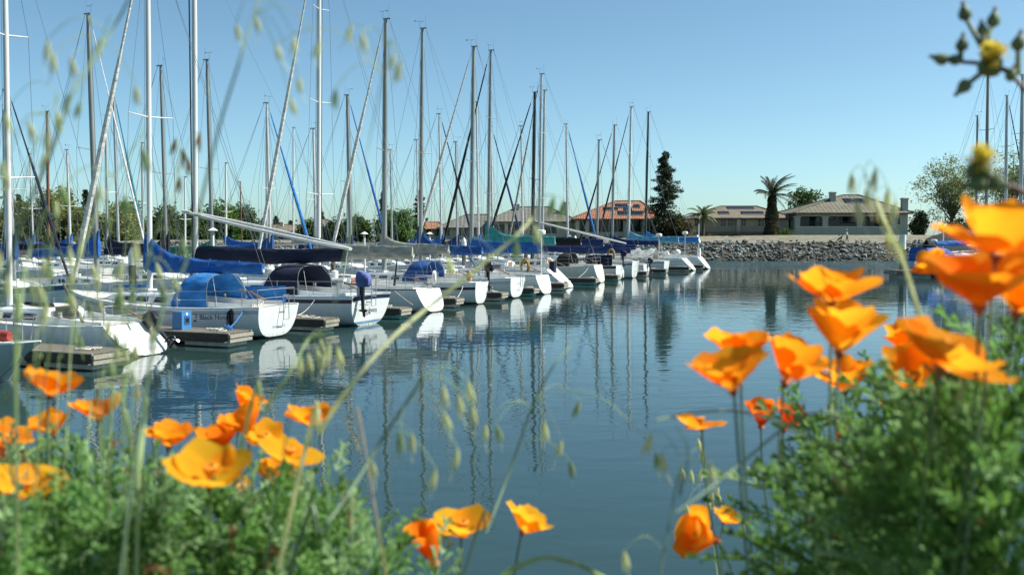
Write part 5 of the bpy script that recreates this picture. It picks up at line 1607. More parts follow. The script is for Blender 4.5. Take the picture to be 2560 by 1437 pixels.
# ================================================================== PERSON WITH STROLLER
def person(P, rz):
    root = thing("person", "person in white shirt and black trousers pushing a stroller on the far path", "person", P, rz)
    # +x is the walking direction; joints: (pos, radius)
    J = {"pel": ((0, 0, .93), .135), "wai": ((.02, 0, 1.08), .12), "che": ((.07, 0, 1.28), .145), "nec": ((.11, 0, 1.45), .055), "hea": ((.15, 0, 1.56), .085), "top": ((.16, 0, 1.66), .07)}
    E = [("pel", "wai"), ("wai", "che"), ("che", "nec"), ("nec", "hea"), ("hea", "top")]
    for s, sg in (("l", 1), ("r", -1)):
        fx = .22 if s == "l" else -.20
        J.update({"hip" + s: ((0, .09 * sg, .88), .10), "kne" + s: ((fx * .55 + .06, .09 * sg, .48), .062), "ank" + s: ((fx - (.02 if s == "l" else .06), .09 * sg, .09 if s == "l" else .13), .042), "toe" + s: ((fx + .16, .10 * sg, .035 if s == "l" else .05), .035),
                  "sho" + s: ((.08, .17 * sg, 1.38), .065), "elb" + s: ((.20, .21 * sg, 1.14), .045), "wri" + s: ((.43, .17 * sg, 1.05), .032), "han" + s: ((.50, .16 * sg, 1.05), .035)})
        E += [("pel", "hip" + s), ("hip" + s, "kne" + s), ("kne" + s, "ank" + s), ("ank" + s, "toe" + s), ("che", "sho" + s), ("sho" + s, "elb" + s), ("elb" + s, "wri" + s), ("wri" + s, "han" + s)]
    keys = list(J)
    me = bpy.data.meshes.new("body")
    me.from_pydata([J[k][0] for k in keys], [(keys.index(a), keys.index(b)) for a, b in E], [])
    tmp = bpy.data.objects.new("body_tmp", me); C.objects.link(tmp)
    md = tmp.modifiers.new("skin", 'SKIN')
    if not me.skin_vertices: bpy.context.view_layer.update()
    for i, k in enumerate(keys):
        r_ = J[k][1]; me.skin_vertices[0].data[i].radius = (r_, r_)
    me.skin_vertices[0].data[0].use_root = True
    tmp.modifiers.new("sub", 'SUBSURF').levels = 2
    dg = bpy.context.evaluated_depsgraph_get()
    bm_ = bpy.data.meshes.new_from_object(tmp.evaluated_get(dg))
    bpy.data.objects.remove(tmp)
    bm_.name = "body"
    bm_.materials.clear()
    for m_ in (mat("skin_tone", (.36, .20, .13), .6, var=.05), mat("white_shirt", (.72, .72, .70), .9, var=.05), mat("black_trousers", (.012, .012, .014), .9, var=.1), mat("pale_shoes", (.3, .28, .26), .8, var=.1)): bm_.materials.append(m_)
    for p in bm_.polygons:
        c = p.center
        p.use_smooth = True
        if c.z < .11: p.material_index = 3
        elif c.z < .96: p.material_index = 2
        elif c.z < 1.46 and not (c.x > .24 and c.z < 1.2): p.material_index = 1
        else: p.material_index = 0
    link(bpy.data.objects.new("body", bm_), root)
    mb = MB()
    rows = []
    for i in range(8):
        th = PI * .62 * i / 7
        rows.append([(.145 + .105 * math.sin(th) * math.cos(a) - .02, .095 * math.sin(th) * math.sin(a), 1.585 + .125 * math.cos(th) - (.06 if math.cos(a) < -.2 else 0) * (i / 7)) for a in [2 * PI * j / 12 for j in range(12)]])
    mb.grid(rows, close=True).build("hair", mat("dark_hair", (.02, .012, .008), .7), root)
    MB().lathe([(.09, .0), (.085, .05), (.05, .09), (.01, .1)], 12, (.11, 0, 1.66)).build("cap", mat("pale_cap", (.6, .6, .58), .9), root)
    return root
pz = 2.375
pc = at(2118, 606, SHORE + 6.0)
person((pc.x, pc.y, pz), R(180))
st = thing("stroller", "dark stroller pushed along the far path", "stroller", (pc.x - .95, pc.y, pz), R(180))
mb = MB()
for sd in (.22, -.22):
    mb.tube([(-.42, sd, 1.06), (-.2, sd, .85), (.25, sd, .3), (.3, sd, .2)], .02, 6)
    mb.tube([(-.25, sd, .2), (.05, sd, .62)], .018, 6)
mb.tube([(-.45, -.22, 1.06), (-.45, .22, 1.06)], .024, 6)
mb.build("frame", STEEL, st)
mb = MB().hexa([(-.12, -.2, .42), (.3, -.2, .38), (.3, .2, .38), (-.12, .2, .42), (-.28, -.2, .85), (.32, -.2, .48), (.32, .2, .48), (-.28, .2, .85)])
mb.build("seat", CV["charcoal"], st, smooth=False)
rows = []
for i in range(6):
    a = R(20) + R(120) * i / 5
    rows.append([(-.1 + .36 * math.cos(a), y, .72 + .34 * math.sin(a)) for y in (-.22, -.12, 0, .12, .22)])
MB().grid(rows).build("canopy", CV["black"], st)
for (x, y) in ((-.25, .25), (-.25, -.25), (.3, 0)):
    o = MB().tube([(x + .17 * math.cos(a), y, .19 + .17 * math.sin(a)) for a in [2 * PI * j / 16 for j in range(17)]], .03, 6, cap=False).build("wheel", PLASTK, st)
    mb = MB()
    for k in range(3):
        a = PI * k / 3
        mb.tube([(x - .16 * math.cos(a), y, .19 - .16 * math.sin(a)), (x + .16 * math.cos(a), y, .19 + .16 * math.sin(a))], .012, 4)
    mb.build("spokes", STEEL, o)
# ================================================================== FOREGROUND FLOWERS
def petal_mat(name, c1, c2, tr):
    return mat("petal_" + name, c1, .8, scale=40, col2=c2, trans=tr, spec=.12, detail=2)
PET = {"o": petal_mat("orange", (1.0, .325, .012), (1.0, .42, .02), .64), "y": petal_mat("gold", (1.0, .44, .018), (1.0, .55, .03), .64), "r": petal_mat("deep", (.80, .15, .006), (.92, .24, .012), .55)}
STEMG = mat("stem_green", (.13, .20, .075), .6, var=.25, scale=30, trans=.2)
STEMP = mat("stem_pale", (.24, .32, .17), .6, var=.2, scale=30, trans=.25)
STAM = mat("stamen", (.75, .30, .01), .7, var=.2)
CALYX = mat("calyx", (.38, .14, .06), .6, var=.2, trans=.2)
GROUND = 2.62
def basis(ax):
    ax = Vector(ax).normalized()
    u = ax.orthogonal().normalized()
    return Matrix((u, ax.cross(u), ax)).transposed()
def bez(a, b, c, d, n=10):
    a, b, c, d = map(Vector, (a, b, c, d))
    return [a * (1 - t) ** 3 + b * 3 * t * (1 - t) ** 2 + c * 3 * t * t * (1 - t) + d * t ** 3 for t in [i / n for i in range(n + 1)]]
GP_L = "orange poppies on the left"
GP_R = "orange poppies on the right"
def poppy(px, py, wpx, W, opn, tilt, label, pm="o", root_px=None, group=GP_L, seed=0, droop=0.0, stemr=.0011, petals=4, skew=None, spin=0.0):
    """flower of width W (m) that spans wpx photo pixels; opn 0 closed .. 1 flat; tilt = lean of the flower axis (x, y, z)"""
    Y = W * F / wpx
    P = at(px, py, Y)
    g = random.Random(seed * 13 + int(px))
    ax = Vector(tilt).normalized()
    M = basis(ax)
    gx = (at(root_px, 585, Y).x if root_px is not None else P.x * .96)
    gp = Vector((gx, Y + .12 + .1 * g.random(), GROUND - .02))
    root = thing("poppy", label, "poppy", gp, 0, group)
    o = lambda v: Vector(v) - gp
    # petal length so that the open flower has width W
    Lp = (.84 if opn > .84 else .97) * W / (1.15 * math.sin(min(1.3, opn * 1.25 + .25)) + .35)
    base = P - ax * Lp * (.52 * math.cos(opn * 1.25))
    nu, nv = 10, 9
    for k in range(petals):
        ph = spin + PI / 2 * k + g.uniform(-.12, .12)
        ok = opn * g.uniform(.8, 1.2) * (1.0 if k % 2 else .88)
        curl = g.uniform(-.25, .5) + droop * (1 if k in (0, 1) else 0)
        rows = []
        lp = Lp * g.uniform(.92, 1.08)
        for j in range(nu + 1):
            u = -1 + 2 * j / nu
            ll = lp * (1 - .16 * u * u - .05 * math.cos(u * 7 + k))
            r_, z_ = .05 * Lp, 0.0
            row = []
            for i in range(nv + 1):
                v = i / nv
                al = ok * R(72) * (1.28 - .50 * v) + curl * v * v * v
                if i:
                    r_ += math.sin(al) * ll / nv; z_ += math.cos(al) * ll / nv
                wd = lp * .84 * math.sin(min(1, v * 1.08 + .06) * PI / 2) ** .9
                ang = wd * u / max(r_, .50 * lp)
                rr = r_ * (1 - .10 * u * u * v)
                ruf = .045 * lp * v * v * math.sin(u * 6 + k * 2 + seed) + .05 * lp * v * noise.noise(Vector((u * 2.5 + seed, v * 3, k))) + .03 * lp * v ** 4 * math.sin(u * 17 + seed)
                row.append(o(base + M @ Vector((rr * math.cos(ph + ang), rr * math.sin(ph + ang), z_ + ruf))))
            rows.append(row)
        MB().grid(rows).build("petal", PET[pm], root, angle=80)
    mb = MB()
    for k in range(9):
        a = 2 * PI * k / 9
        mb.tube([o(base + ax * .1 * Lp), o(base + ax * .42 * Lp + M @ Vector((math.cos(a), math.sin(a), 0)) * .13 * Lp)], [.0012, .0018], 4)
    mb.build("stamens", STAM, root)
    MB().lathe([(.03 * Lp, -.14 * Lp), (.09 * Lp, -.03 * Lp), (.13 * Lp, .0), (.07 * Lp, .03 * Lp)], 8, o(base), M=M).build("calyx", CALYX, root)
    b2 = base - ax * .13 * Lp
    dz = max(.08, b2.z - GROUND)
    pts = bez(o(b2), o(b2 - ax * min(.05, dz * .3) - Vector((0, 0, dz * .12))), o(b2.lerp(gp, .55) + Vector((0, 0, -dz * .03))), o(gp), 14)
    MB().tube(pts, [stemr] * 8 + [stemr * 1.15] * 7, 6).build("stem", STEMG if g.random() < .6 else STEMP, root)
    return root
PL = [  # px, py, width px, width m, open, tilt, label, colour
    (132, 957, 138, .052, .72, (.25, .1, 1), "leftmost open poppy just below the nearest finger dock", "o"),
    (246, 1024, 116, .048, .75, (-.1, .1, 1), "cup poppy above the water left of the grass blade", "o"),
    (124, 1062, 98, .045, .62, (-.3, -.2, 1), "small folded poppy below the leftmost open poppy", "o"),
    (22, 1092, 112, .048, .7, (.4, .1, 1), "poppy cut by the left edge above the wide flat one", "o"),
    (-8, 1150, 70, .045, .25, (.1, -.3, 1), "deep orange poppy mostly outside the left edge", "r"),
    (62, 1222, 190, .060, .95, (.25, -.15, 1), "wide flat golden poppy at the left edge", "y"),
    (426, 1086, 116, .048, .66, (.15, .1, 1), "cup poppy left of the dense poppy cluster", "o"),
    (546, 1099, 104, .047, .58, (-.15, -.1, 1), "upright cup poppy behind the largest golden poppy", "o"),
    (618, 1001, 96, .047, .55, (.5, .1, 1), "topmost wedge-shaped poppy of the left cluster", "o"),
    (608, 1055, 112, .050, .6, (-.3, .05, 1), "orange poppy under the wedge-shaped one", "o"),
    (664, 1092, 112, .050, .85, (.3, -.5, 1), "golden poppy opening to the right in the left cluster", "y"),
    (722, 1132, 150, .056, .85, (.25, -.1, 1), "wide poppy right of the left cluster's centre", "y"),
    (700, 1190, 122, .052, .62, (.05, -.15, 1), "golden cup poppy lowest in the left cluster", "y"),
    (524, 1186, 222, .066, .92, (.1, -.25, 1), "largest bright golden poppy on the left", "y"),
    (778, 1043, 114, .048, .8, (.05, .1, 1), "lone poppy on the right of the left cluster", "o"),
    (330, 1186, 40, .022, .2, (.1, 0, 1), "tiny closed poppy bud in the left foliage", "o"),
    (590, 1215, 70, .035, .8, (.3, -.3, 1), "small golden petals tucked under the largest poppy", "y"),
    (1072, 1362, 128, .056, .30, (-.25, -.35, 1), "tall folded deep orange poppy at the bottom middle", "o"),
    (1156, 1312, 138, .054, .78, (.1, -.2, 1), "bright golden poppy at the bottom middle", "y"),
    (1322, 1302, 106, .046, .55, (.55, .1, 1), "single golden poppy right of the bottom middle pair", "y"),
]
for i, (px, py, wp, Wm, op, ti, lab, pm) in enumerate(PL):
    poppy(px, py, wp, Wm, op, ti, lab, pm, root_px=(px * .9 + 40 if px < 900 else px - 40), seed=i + 1, spin=i * .7)
PR = [
    (2080, 722, 186, .058, .82, (.05, .1, 1), "open poppy topmost of the middle right group", "o"),
    (2108, 822, 184, .056, .52, (.1, -.1, 1), "plump cup poppy below the topmost open one", "y"),
    (1822, 930, 196, .058, .70, (-.25, -.05, 1), "wide poppy leftmost of the right group", "o"),
    (1850, 868, 150, .052, .60, (.0, .2, 1), "poppy rising behind the leftmost wide one", "o"),
    (1982, 905, 164, .054, .50, (.3, -.1, 1), "cup poppy between the leftmost and the plump cup", "o"),
    (2112, 944, 128, .050, .62, (-.1, -.1, 1), "shaded poppy below the plump cup poppy", "o"),
    (1752, 1058, 120, .050, .95, (-.1, .1, 1), "drooping-petalled poppy above the blue water, left of the right clump", "o"),
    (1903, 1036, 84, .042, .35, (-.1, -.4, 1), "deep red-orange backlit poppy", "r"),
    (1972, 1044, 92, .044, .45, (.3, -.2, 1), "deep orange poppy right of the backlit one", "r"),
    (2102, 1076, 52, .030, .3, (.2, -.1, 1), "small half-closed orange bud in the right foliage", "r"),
    (1752, 1338, 128, .056, .45, (-.85, -.3, .35), "nodding poppy low over the water on the right", "o"),
    (1815, 1292, 64, .034, .7, (.4, -.2, 1), "small curled petal poppy beside the nodding one", "y"),
    (2285, 935, 150, .054, .55, (-.2, -.5, 1), "front cup of the large poppy pair at right", "o"),
    (2370, 890, 290, .072, .95, (.35, -.2, 1), "very large wide open poppy at right", "o"),
    (2268, 850, 120, .050, .35, (-.3, .1, 1), "upright petal poppy behind the very large one", "o"),
    (2500, 585, 250, .060, .75, (.1, -.1, 1), "big poppy highest at the right edge", "o"),
    (2448, 700, 250, .060, .62, (-.1, -.15, 1), "big poppy at the right edge under the highest one", "o"),
    (2560, 720, 200, .058, .5, (.1, -.3, 1), "poppy cut by the right edge beside the two big ones", "o"),
    (2332, 664, 84, .036, .6, (-.6, -.1, .8), "small poppy poking left of the two big right-edge ones", "o"),
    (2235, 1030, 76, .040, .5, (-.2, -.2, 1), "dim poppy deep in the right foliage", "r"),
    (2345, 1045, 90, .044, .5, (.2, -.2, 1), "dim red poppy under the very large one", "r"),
]
for i, (px, py, wp, Wm, op, ti, lab, pm) in enumerate(PR):
    poppy(px, py, wp, Wm, op, ti, lab, pm, root_px=px * .35 + 2330 * .65 + 40, group=GP_R, seed=i + 41, spin=i * .9, droop=.9 if i in (6, 10) else 0)

# ------------------------------------------------------------------ feathery poppy foliage
def leaf_template(seed):
    """finely divided leaf: flat slivers on a branching rachis, unit length"""
    g = np.random.default_rng(seed)
    quads = []
    def sliver(p, d, l, w_):
        d = d / np.linalg.norm(d)
        n = np.cross(d, np.array([0, 0, 1.0]) + g.normal(size=3) * .35); n /= np.linalg.norm(n)
        q = p + d * l
        quads.append([p - n * w_ * .5, p + n * w_ * .5, q + n * w_ * .5, q - n * w_ * .5])
        return q
    p = np.array([0, 0, 0.0]); d = np.array([0, .25, 1.0])
    for k in range(6):
        d = d + np.array([0, .07, -.04]); q = sliver(p, d, .17, .026)
        if k >= 1:
            for s in (-1, 1):
                dd = d / np.linalg.norm(d) + np.array([s * (.95 - .08 * k), 0, .05]) + g.normal(size=3) * .15
                ln = .30 * (1 - .12 * k)
                m_ = sliver(q, dd, ln * .5, .028)
                for (a, b) in ((.5, .35), (-.45, .35), (0, .5)):
                    d2 = dd + np.array([a * .6, a * .5, abs(a)]) + g.normal(size=3) * .2
                    m2 = sliver(m_, d2, ln * b, .040)
                    if g.uniform() < .6: sliver(m2, d2 + g.normal(size=3) * .5, ln * .25, .036)
        p = q
    sliver(p, d, .12, .05)
    return np.array(quads)          # (n,4,3)
LT = [leaf_template(s) for s in range(6)]
FOL = [mat("poppy_leaf_a", (.20, .385, .105), .7, var=.3, scale=25, trans=.55), mat("poppy_leaf_b", (.13, .26, .05), .7, var=.3, scale=25, trans=.55),
       mat("poppy_leaf_c", (.33, .50, .23), .7, var=.25, scale=25, trans=.55), mat("poppy_leaf_d", (.26, .17, .08), .7, var=.3, scale=25, trans=.4)]
def foliage(name, label, mounds, per, seed, mixp, lean=(0, 0), smin=.035, smax=.075):
    g = np.random.default_rng(seed)
    Vs, mi = [], []
    for (px, py, rp, Y, den) in mounds:
        c = np.array(at(px, py, Y)); r = rp / F * Y
        n = int(per * den * (rp / 150) ** 2)
        for _ in range(n):
            v = g.normal(size=3); v /= np.linalg.norm(v)
            q = g.uniform(.15, 1.0) ** .5
            p = c + v * r * q * np.array([1, .8, 1])
            if p[2] < GROUND - .02: continue
            if p[1] < .34: continue
            T = LT[g.integers(0, 6)]
            s = g.uniform(smin, smax)
            ax = np.array([v[0] * .7 + g.normal() * .35 + lean[0], v[1] * .5 + g.normal() * .35 + lean[1], .9 + g.normal() * .25]); ax /= np.linalg.norm(ax)
            a = np.cross(ax, g.normal(size=3)); a /= np.linalg.norm(a)
            b = np.cross(ax, a)
            M = np.stack([a, b, ax], axis=1)
            W_ = T.reshape(-1, 3) @ M.T * s + (p - ax * s * .5)
            Vs.append(W_)
            mi += [g.choice(4, p=mixp)] * len(T)
    # thin bare stems running up through the leaves
    for (px, py, rp, Y, den) in mounds:
        c = np.array(at(px, py, Y)); r = rp / F * Y
        for _ in range(int(7 * den * rp / 150)):
            tip = c + g.normal(size=3) * r * .45 + np.array([0, 0, r * .7])
            b0 = np.array([c[0] - lean[0] * .25 + g.normal() * .05, c[1] + .05, GROUND - .01])
            w_ = np.array([.0011, 0, 0]); pr = b0
            for k in range(1, 7):
                t = k / 6
                q = b0 * (1 - t) + tip * t + np.array([lean[0] * .06, 0, .05]) * math.sin(PI * t)
                if q[1] > .34: Vs.append(np.array([pr - w_, pr + w_, q + w_, q - w_])); mi.append(int(g.choice([0, 2, 2, 1])))
                pr = q
    V = np.concatenate(Vs)
    Fq = np.arange(len(V)).reshape(-1, 4)
    o = bpy.data.objects.new(name, fast_mesh(name, V, Fq, FOL, midx=mi))
    link(o)
    return tag(o, label, "foliage", kind="stuff")
foliage("poppy_foliage", "feathery blue-green poppy leaves filling the lower left", [
    (40, 1440, 180, .74, 1), (260, 1400, 220, .78, 1), (500, 1420, 190, .82, 1), (690, 1400, 170, .84, 1), (850, 1370, 120, .88, 1), (420, 1310, 120, 1.0, 1), (130, 1220, 110, 1.05, .8), (800, 1250, 80, .95, .8),
    (250, 1210, 90, 1.1, .6), (560, 1290, 90, 1.0, .8), (30, 1180, 100, .95, .6), (930, 1430, 90, .8, .7), (640, 1270, 70, 1.0, .6), (1120, 1440, 50, .9, .6)], 50, 5, [.42, .16, .38, .04], smin=.045, smax=.095)
foliage("poppy_foliage", "dense dark green poppy leaves filling the lower right", [
    (2470, 1280, 300, .66, 1), (2220, 1320, 230, .76, .9), (2525, 1015, 160, .85, .7), (2060, 1400, 170, .82, .7), (2330, 1090, 170, .95, .9), (2110, 1160, 130, .95, .7), (1980, 1230, 110, 1.0, .5), (1910, 1400, 90, .9, .4),
    (2220, 1010, 110, 1.1, .5), (2020, 1100, 90, 1.05, .45), (2550, 850, 70, 1.1, .4)], 48, 6, [.46, .38, .12, .04], lean=(-.35, 0), smin=.045, smax=.095)

# ------------------------------------------------------------------ wild oats and grass
OATG = mat("oat_green", (.45, .56, .28), .6, var=.25, scale=40, trans=.55)
OATP = mat("oat_pale", (.78, .80, .52), .6, var=.15, scale=40, trans=.6)
OATD = mat("oat_stem", (.17, .26, .15), .6, var=.2, scale=30, trans=.2)
OATT = mat("oat_straw", (.45, .36, .20), .7, var=.2, scale=40, trans=.45)
def spikelet_rows(p, d, L_, wd, ax2):
    rows = []
    for i in range(7):
        t = i / 6
        w_ = wd * math.sin(PI * (t * .92 + .04)) ** .8
        c = p + d * L_ * t
        e = d.cross(ax2).normalized(); f_ = d.cross(e)
        rows.append([c + e * w_ * math.cos(a) + f_ * w_ * .6 * math.sin(a) for a in [2 * PI * j / 6 for j in range(6)]])
    return rows
def oat(label, stalk, Y, r, spk, seed, sm=OATD, pm=None, group="wild oat stalks", L_=.0165, name="wild_oat", wd=.00145):
    """stalk: photo pixel polyline bottom to top; spk: (px, py) of hanging spikelets"""
    g = random.Random(seed)
    P3 = [at(px, py, Y + .03 * math.sin(i * 1.7 + seed)) for i, (px, py) in enumerate(stalk)]
    gz = Vector((P3[0].x, P3[0].y, GROUND - .02))
    root = thing(name, label, "wild oat" if name == "wild_oat" else "grass", gz, 0, group)
    # smooth the polyline
    pts = []
    if P3[0].z > GROUND + .03:
        dv = (P3[0] - P3[1]).normalized()
        dv = (dv * .6 + Vector((0, .05, -.5))).normalized()
        P3 = [P3[0] + dv * ((P3[0].z - GROUND + .02) / max(.35, -dv.z))] + P3
        gz = Vector((P3[0].x, P3[0].y, GROUND - .02)); root.location = gz
    for i in range(len(P3) - 1):
        p0, p1, p2, p3 = P3[max(0, i - 1)], P3[i], P3[i + 1], P3[min(len(P3) - 1, i + 2)]
        for k in range(5):
            t = k / 5
            pts.append(.5 * ((2 * p1) + (p2 - p0) * t + (2 * p0 - 5 * p1 + 4 * p2 - p3) * t * t + (3 * p1 - p0 - 3 * p2 + p3) * t ** 3))
    pts.append(P3[-1])
    n = len(pts)
    MB().tube([p - gz for p in pts], [r * (1 - .55 * i / n) for i in range(n)], 6).build("stalk", sm, root)
    for (px, py) in spk:
        yq = Y + g.uniform(-.05, .06)
        q = at(px, py, yq)
        # nearest stalk point above
        best = min(pts, key=lambda p: (p - q).length + (0 if p.z > q.z else .03))
        mid = best.lerp(q, .55) + Vector((0, 0, abs(best.x - q.x) * .35 + .006))
        mb = MB()
        mb.tube([v - gz for v in bez(best, best.lerp(mid, .6) + Vector((0, 0, .004)), mid, q, 6)], .00026, 4)
        mb.build("pedicel", OATG, root)
        d = Vector((g.uniform(-.35, .35), g.uniform(-.2, .2), -1)).normalized()
        mb = MB()
        for s_ in (-1, 1):
            dd = (d + Vector((s_ * .14, 0, 0))).normalized()
            rows = spikelet_rows(q, dd, L_ * g.uniform(.85, 1.15), wd, Vector((.2, 1, .1)))
            mb.grid([[v - gz for v in rw] for rw in rows], close=True)
        mb.tube([q + d * L_ * .8 - gz, q + d * L_ * 1.5 + Vector((g.uniform(-.004, .004), 0, 0)) - gz], [.0004, .0002], 3)
        mb.build("spikelet", pm or g.choice((OATG, OATP, OATP)), root)
    return root
def sc_(cx, cy, rx, ry, n, seed):
    g = random.Random(seed)
    n = max(2, int(n * .5))
    return [(cx + g.uniform(-rx, rx), cy + g.uniform(-ry, ry)) for _ in range(n)]
oat("thick pale oat stalk crossing the water from the left poppies to the boats", [(745, 1200), (800, 1080), (880, 960), (985, 840), (1100, 745), (1200, 665), (1290, 590), (1330, 545)], .75, .0021, [(1335, 560), (1385, 490), (1410, 500), (1290, 600), (1120, 640)], 1, sm=OATP)
oat("oat stalk with a drooping seed head over the second boat's reflection", [(600, 1130), (660, 1030), (730, 920), (770, 850), (795, 838)], .8, .0016, [(800, 846), (825, 856), (843, 866), (790, 868), (812, 880), (770, 880), (752, 892)], 2, sm=OATG)
oat("dark oat stalk leaning over the middle water with spread spikelets", [(720, 1437), (800, 1330), (880, 1220), (960, 1090), (1030, 985), (1060, 940)], .72, .0018, [(1000, 1075), (1030, 1080), (1108, 960), (1145, 985), (1170, 950), (1110, 1030), (1180, 1010), (1145, 1120), (1090, 1170), (930, 1150)], 3)
oat("slim dark oat stalk right of the leaning one, reaching the mast reflections", [(1160, 1437), (1215, 1330), (1280, 1160), (1330, 1020), (1380, 920), (1430, 860)], .85, .0013, [(1405, 1100), (1425, 1150), (1240, 1060), (1360, 1050), (1215, 1060), (1450, 1000), (1640, 1130)], 4)
oat("tan broken oat stem above the leaning stalk", [(930, 1220), (900, 1130), (860, 1050), (848, 1030)], .8, .0007, [], 5, sm=OATT)
oat("blurred dark oat stem high in the sky left of the tall mast", [(330, 1200), (470, 640), (545, 330), (600, 150), (645, 0)], .60, .0012, [(590, 60), (640, 40), (735, 90), (745, 190), (800, 100), (725, 240)], 6, L_=.012, wd=.0011)
oat("blurred oat stem crossing the upper left masts", [(-60, 1150), (30, 640), (120, 400), (190, 220), (290, 60), (340, -40)], .60, .0013, sc_(230, 220, 110, 150, 13, 3) + sc_(110, 60, 40, 80, 5, 5), 7, L_=.013, wd=.0012)
oat("feathery oat panicle at the far left over the masts", [(-40, 1100), (20, 700), (70, 420), (150, 240)], .70, .0007, sc_(110, 420, 110, 170, 12, 7), 8)
oat("oat panicle over the left sail covers", [(90, 1150), (180, 720), (230, 560), (300, 420), (360, 330)], .72, .0007, sc_(260, 500, 120, 160, 14, 9), 9, sm=OATG)
oat("dense oat tuft beside the lower left boats", [(40, 1000), (50, 800), (70, 640), (120, 520)], .66, .0013, sc_(90, 680, 110, 140, 14, 11), 10, sm=OATG)
oat("oat tuft drooping over the boat with the tilted outboard", [(170, 1010), (190, 860), (215, 740), (260, 660)], .85, .0008, sc_(250, 790, 110, 110, 10, 13), 11, sm=OATG)
oat("green oat head just above the second left poppy", [(215, 1180), (235, 1060), (250, 960), (275, 920)], .95, .0008, sc_(290, 905, 50, 45, 9, 15), 12, sm=OATG)
oat("scattered pale spikelets left of the blue covered boom", [(300, 1180), (350, 780), (380, 610), (420, 500)], .8, .0007, sc_(400, 640, 60, 110, 6, 17), 13, sm=OATG)
oat("dry straw spikelets beside the white mast", [(330, 1180), (390, 700), (430, 520), (450, 400)], .9, .0006, [(455, 370), (470, 395), (450, 440), (440, 345), (500, 330)], 14, sm=OATT, pm=OATT)
oat("faint spikelets in the sky right of the tall mast", [(680, 1300), (800, 900), (880, 560), (930, 320), (970, 120)], .6, .0006, [(880, 60), (905, 80), (1000, 150), (985, 130), (840, 220), (690, 110)], 15, L_=.012, wd=.0011)
oat("faint oat spikelets above the beige house", [(2420, 1250), (2300, 800), (2250, 640), (2200, 540), (2160, 430)], .74, .0008, [(2130, 430), (2190, 420), (2165, 470), (2220, 470), (2140, 500), (2240, 500)], 16)
oat("thick pale oat stem before the right-hand dock piling", [(2480, 1250), (2390, 1000), (2305, 800), (2260, 660), (2215, 560), (2190, 500)], .80, .0030, [(2195, 510), (2215, 580), (2250, 600)], 17, sm=OATP)
oat("fine sharp little oat over the lower right water", [(1800, 1500), (1786, 1380), (1772, 1240), (1758, 1110), (1748, 1080)], 2.0, .0016, [(1745, 1095), (1755, 1125), (1705, 1170), (1727, 1172), (1752, 1172), (1770, 1240), (1780, 1228), (1796, 1215), (1716, 1258), (1730, 1275), (1693, 1335), (1707, 1330), (1860, 1305), (1795, 1230)], 18, L_=.028, sm=OATG, pm=OATP, wd=.0028)
oat("dark spikelets hanging over the open water left of the right poppies", [(1660, 1380), (1700, 1240), (1720, 1130), (1690, 1060)], .7, .0008, [(1652, 1130), (1775, 1150), (1630, 1080), (1560, 1375)], 19)
oat("blurred dark grass blade in front of the right clump", [(2300, 1330), (2150, 1090), (2060, 1030), (1960, 1070), (1850, 1160), (1760, 1230), (1690, 1280)], .68, .0013, [], 20, name="grass_blade", group="loose grass blades")
oat("curved grass blade above the drooping right poppy", [(2280, 1330), (2120, 1160), (1985, 1075), (1860, 1030), (1740, 1030), (1640, 1050)], .70, .0015, [], 21, name="grass_blade", group="loose grass blades")
oat("bent grass blade between the left poppies", [(330, 1180), (322, 1090), (308, 1010), (280, 970), (250, 958)], .9, .0014, [], 22, name="grass_blade", group="loose grass blades", sm=OATG)
oat("broad grass blade standing in the left water", [(345, 1240), (352, 1160), (362, 1060), (368, 1000)], .75, .0016, [], 23, name="grass_blade", group="loose grass blades", sm=OATG)
oat("grass blade curving along the bottom right of the middle", [(1120, 2700), (1170, 1900), (1225, 1500), (1330, 1400), (1430, 1405), (1500, 1437), (1560, 1460)], .75, .0026, [], 24, name="grass_blade", group="loose grass blades", sm=OATG)
# loose blades in the left foliage
g_ = random.Random(77)
for k in range(11):
    x0 = g_.uniform(-20, 330); y1 = g_.uniform(560, 900)
    lean_ = g_.uniform(-30, 90)
    oat(["pale grass stem %s" % q for q in ("nearest the left edge", "before the grey bow", "over the rail grill", "left of the diagonal furled sail's foot", "over the first finger dock", "beside the leftmost open poppy", "over the blue striped bow",
        "crossing the nearest finger dock", "before the blue boom cover's end", "over the near boat's cabin", "right of the grey bow", "over the near boat's side deck", "by the folded small poppy", "over the near boat's mast foot", "left of the sloping transom", "behind the flat golden poppy")][k],
        [(x0, 1150), (x0 + lean_ * .3, (1150 + y1) / 2), (x0 + lean_, y1)], g_.uniform(.6, 1.0), g_.uniform(.0004, .0008), sc_(x0 + lean_, y1 + 40, 45, 50, g_.randint(2, 5), k), 100 + k, sm=g_.choice((OATG, OATP, OATG)), name="wild_oat", group="pale grass stems at the left")

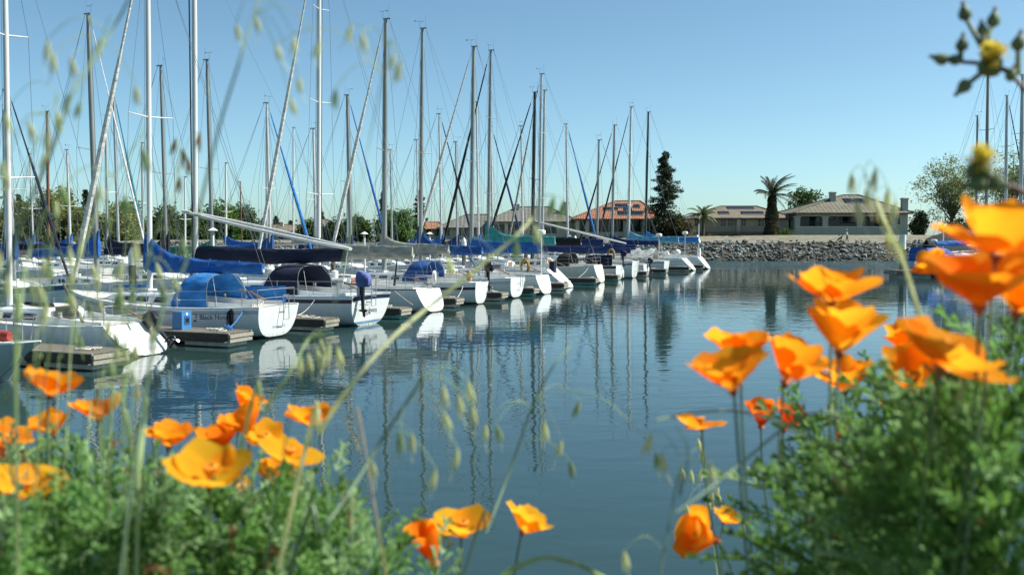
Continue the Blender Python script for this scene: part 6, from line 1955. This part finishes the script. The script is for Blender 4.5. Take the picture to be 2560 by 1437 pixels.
# ------------------------------------------------------------------ yellow sow thistle at the top right
TH = mat("thistle_green", (.13, .18, .07), .6, var=.3, scale=40, trans=.15)
THR = mat("thistle_red", (.13, .06, .04), .6, var=.3, scale=40, trans=.1)
THY = mat("thistle_yellow", (.72, .60, .10), .7, var=.15, scale=60, trans=.4)
def thistle(label, Y, stems, buds, flowers, base):
    gz = Vector((at(base[0], base[1], Y).x, Y, GROUND - .02))
    root = thing("sow_thistle", label, "weed", gz, 0)
    for pl in stems:
        pts = [at(px, py, Y + .01 * i) - gz for i, (px, py) in enumerate(pl)]
        MB().tube(pts, [.0022 - .0010 * i / len(pts) for i in range(len(pts))], 6).build("stem", THR if len(pl) > 3 else TH, root)
    for (px, py, rp, dx, dy) in buds:
        rp *= .78
        p = at(px, py, Y); r = rp / F * Y
        ax = Vector((dx, 0, dy)).normalized()
        o = MB().lathe([(.2 * r, -1.2 * r), (.9 * r, -.7 * r), (1.0 * r, 0), (.6 * r, .8 * r), (.35 * r, 1.2 * r)], 10, p - gz, M=basis(ax)).build("bud", TH, root)
        MB().lathe([(.34 * r, 1.1 * r), (.3 * r, 1.7 * r), (.1 * r, 2.0 * r)], 8, p - gz, M=basis(ax)).build("bud_tip", THY if rp > 24 else THR, o)
    for (px, py, rp) in flowers:
        p = at(px, py, Y); r = rp / F * Y
        M_ = basis((-.1, -.75, .65))
        o = MB().lathe([(.25 * r, -.9 * r), (.6 * r, -.6 * r), (.55 * r, .0)], 10, p - gz, M=M_).build("flower_cup", TH, root)
        mb = MB(); g = random.Random(int(px))
        for k in range(70):
            a = g.uniform(0, 6.28); el = g.uniform(.1, 1.25)
            d = M_ @ Vector((math.cos(a) * math.sin(el), math.sin(a) * math.sin(el), math.cos(el)))
            e = d.cross(Vector((0, 0, 1))).normalized() * r * .11
            q0 = p + d * r * .1 - gz; q1 = p + d * r * g.uniform(.85, 1.1) - gz
            mb.add([q0 - e * .6, q0 + e * .6, q1 + e, q1 - e], [(0, 1, 2, 3)])
        mb.build("florets", THY, o, smooth=False)
    return root
thistle("yellow sow thistle with many buds at the top right corner", .72,
        [[(2700, 900), (2640, 560), (2575, 240), (2520, 175), (2480, 165)], [(2520, 178), (2478, 165), (2440, 158), (2400, 155), (2350, 150)], [(2480, 160), (2450, 110), (2412, 40)], [(2472, 130), (2470, 90), (2484, 55)], [(2468, 150), (2455, 80)], [(2400, 150), (2404, 112)], [(2470, 170), (2412, 216)], [(2545, 185), (2546, 115)]],
        [(2412, 34, 21, -.2, 1), (2484, 50, 21, .1, 1), (2455, 74, 17, -.1, 1), (2405, 112, 20, .1, 1.), (2352, 148, 20, -1, .25), (2385, 150, 18, -1, .1), (2410, 217, 22, -.6, -.6), (2546, 108, 22, .2, 1), (2528, 188, 18, .3, 1)],
        [(2480, 152, 48)], (2700, 900))
thistle("sow thistle flower over the sparse right tree", .55, [[(2760, 900), (2660, 560), (2560, 480), (2490, 450), (2452, 420)], [(2520, 465), (2440, 470)]],
        [(2440, 462, 26, -1, -.1), (2490, 455, 24, .3, .6)], [(2452, 412, 52)], (2760, 900))
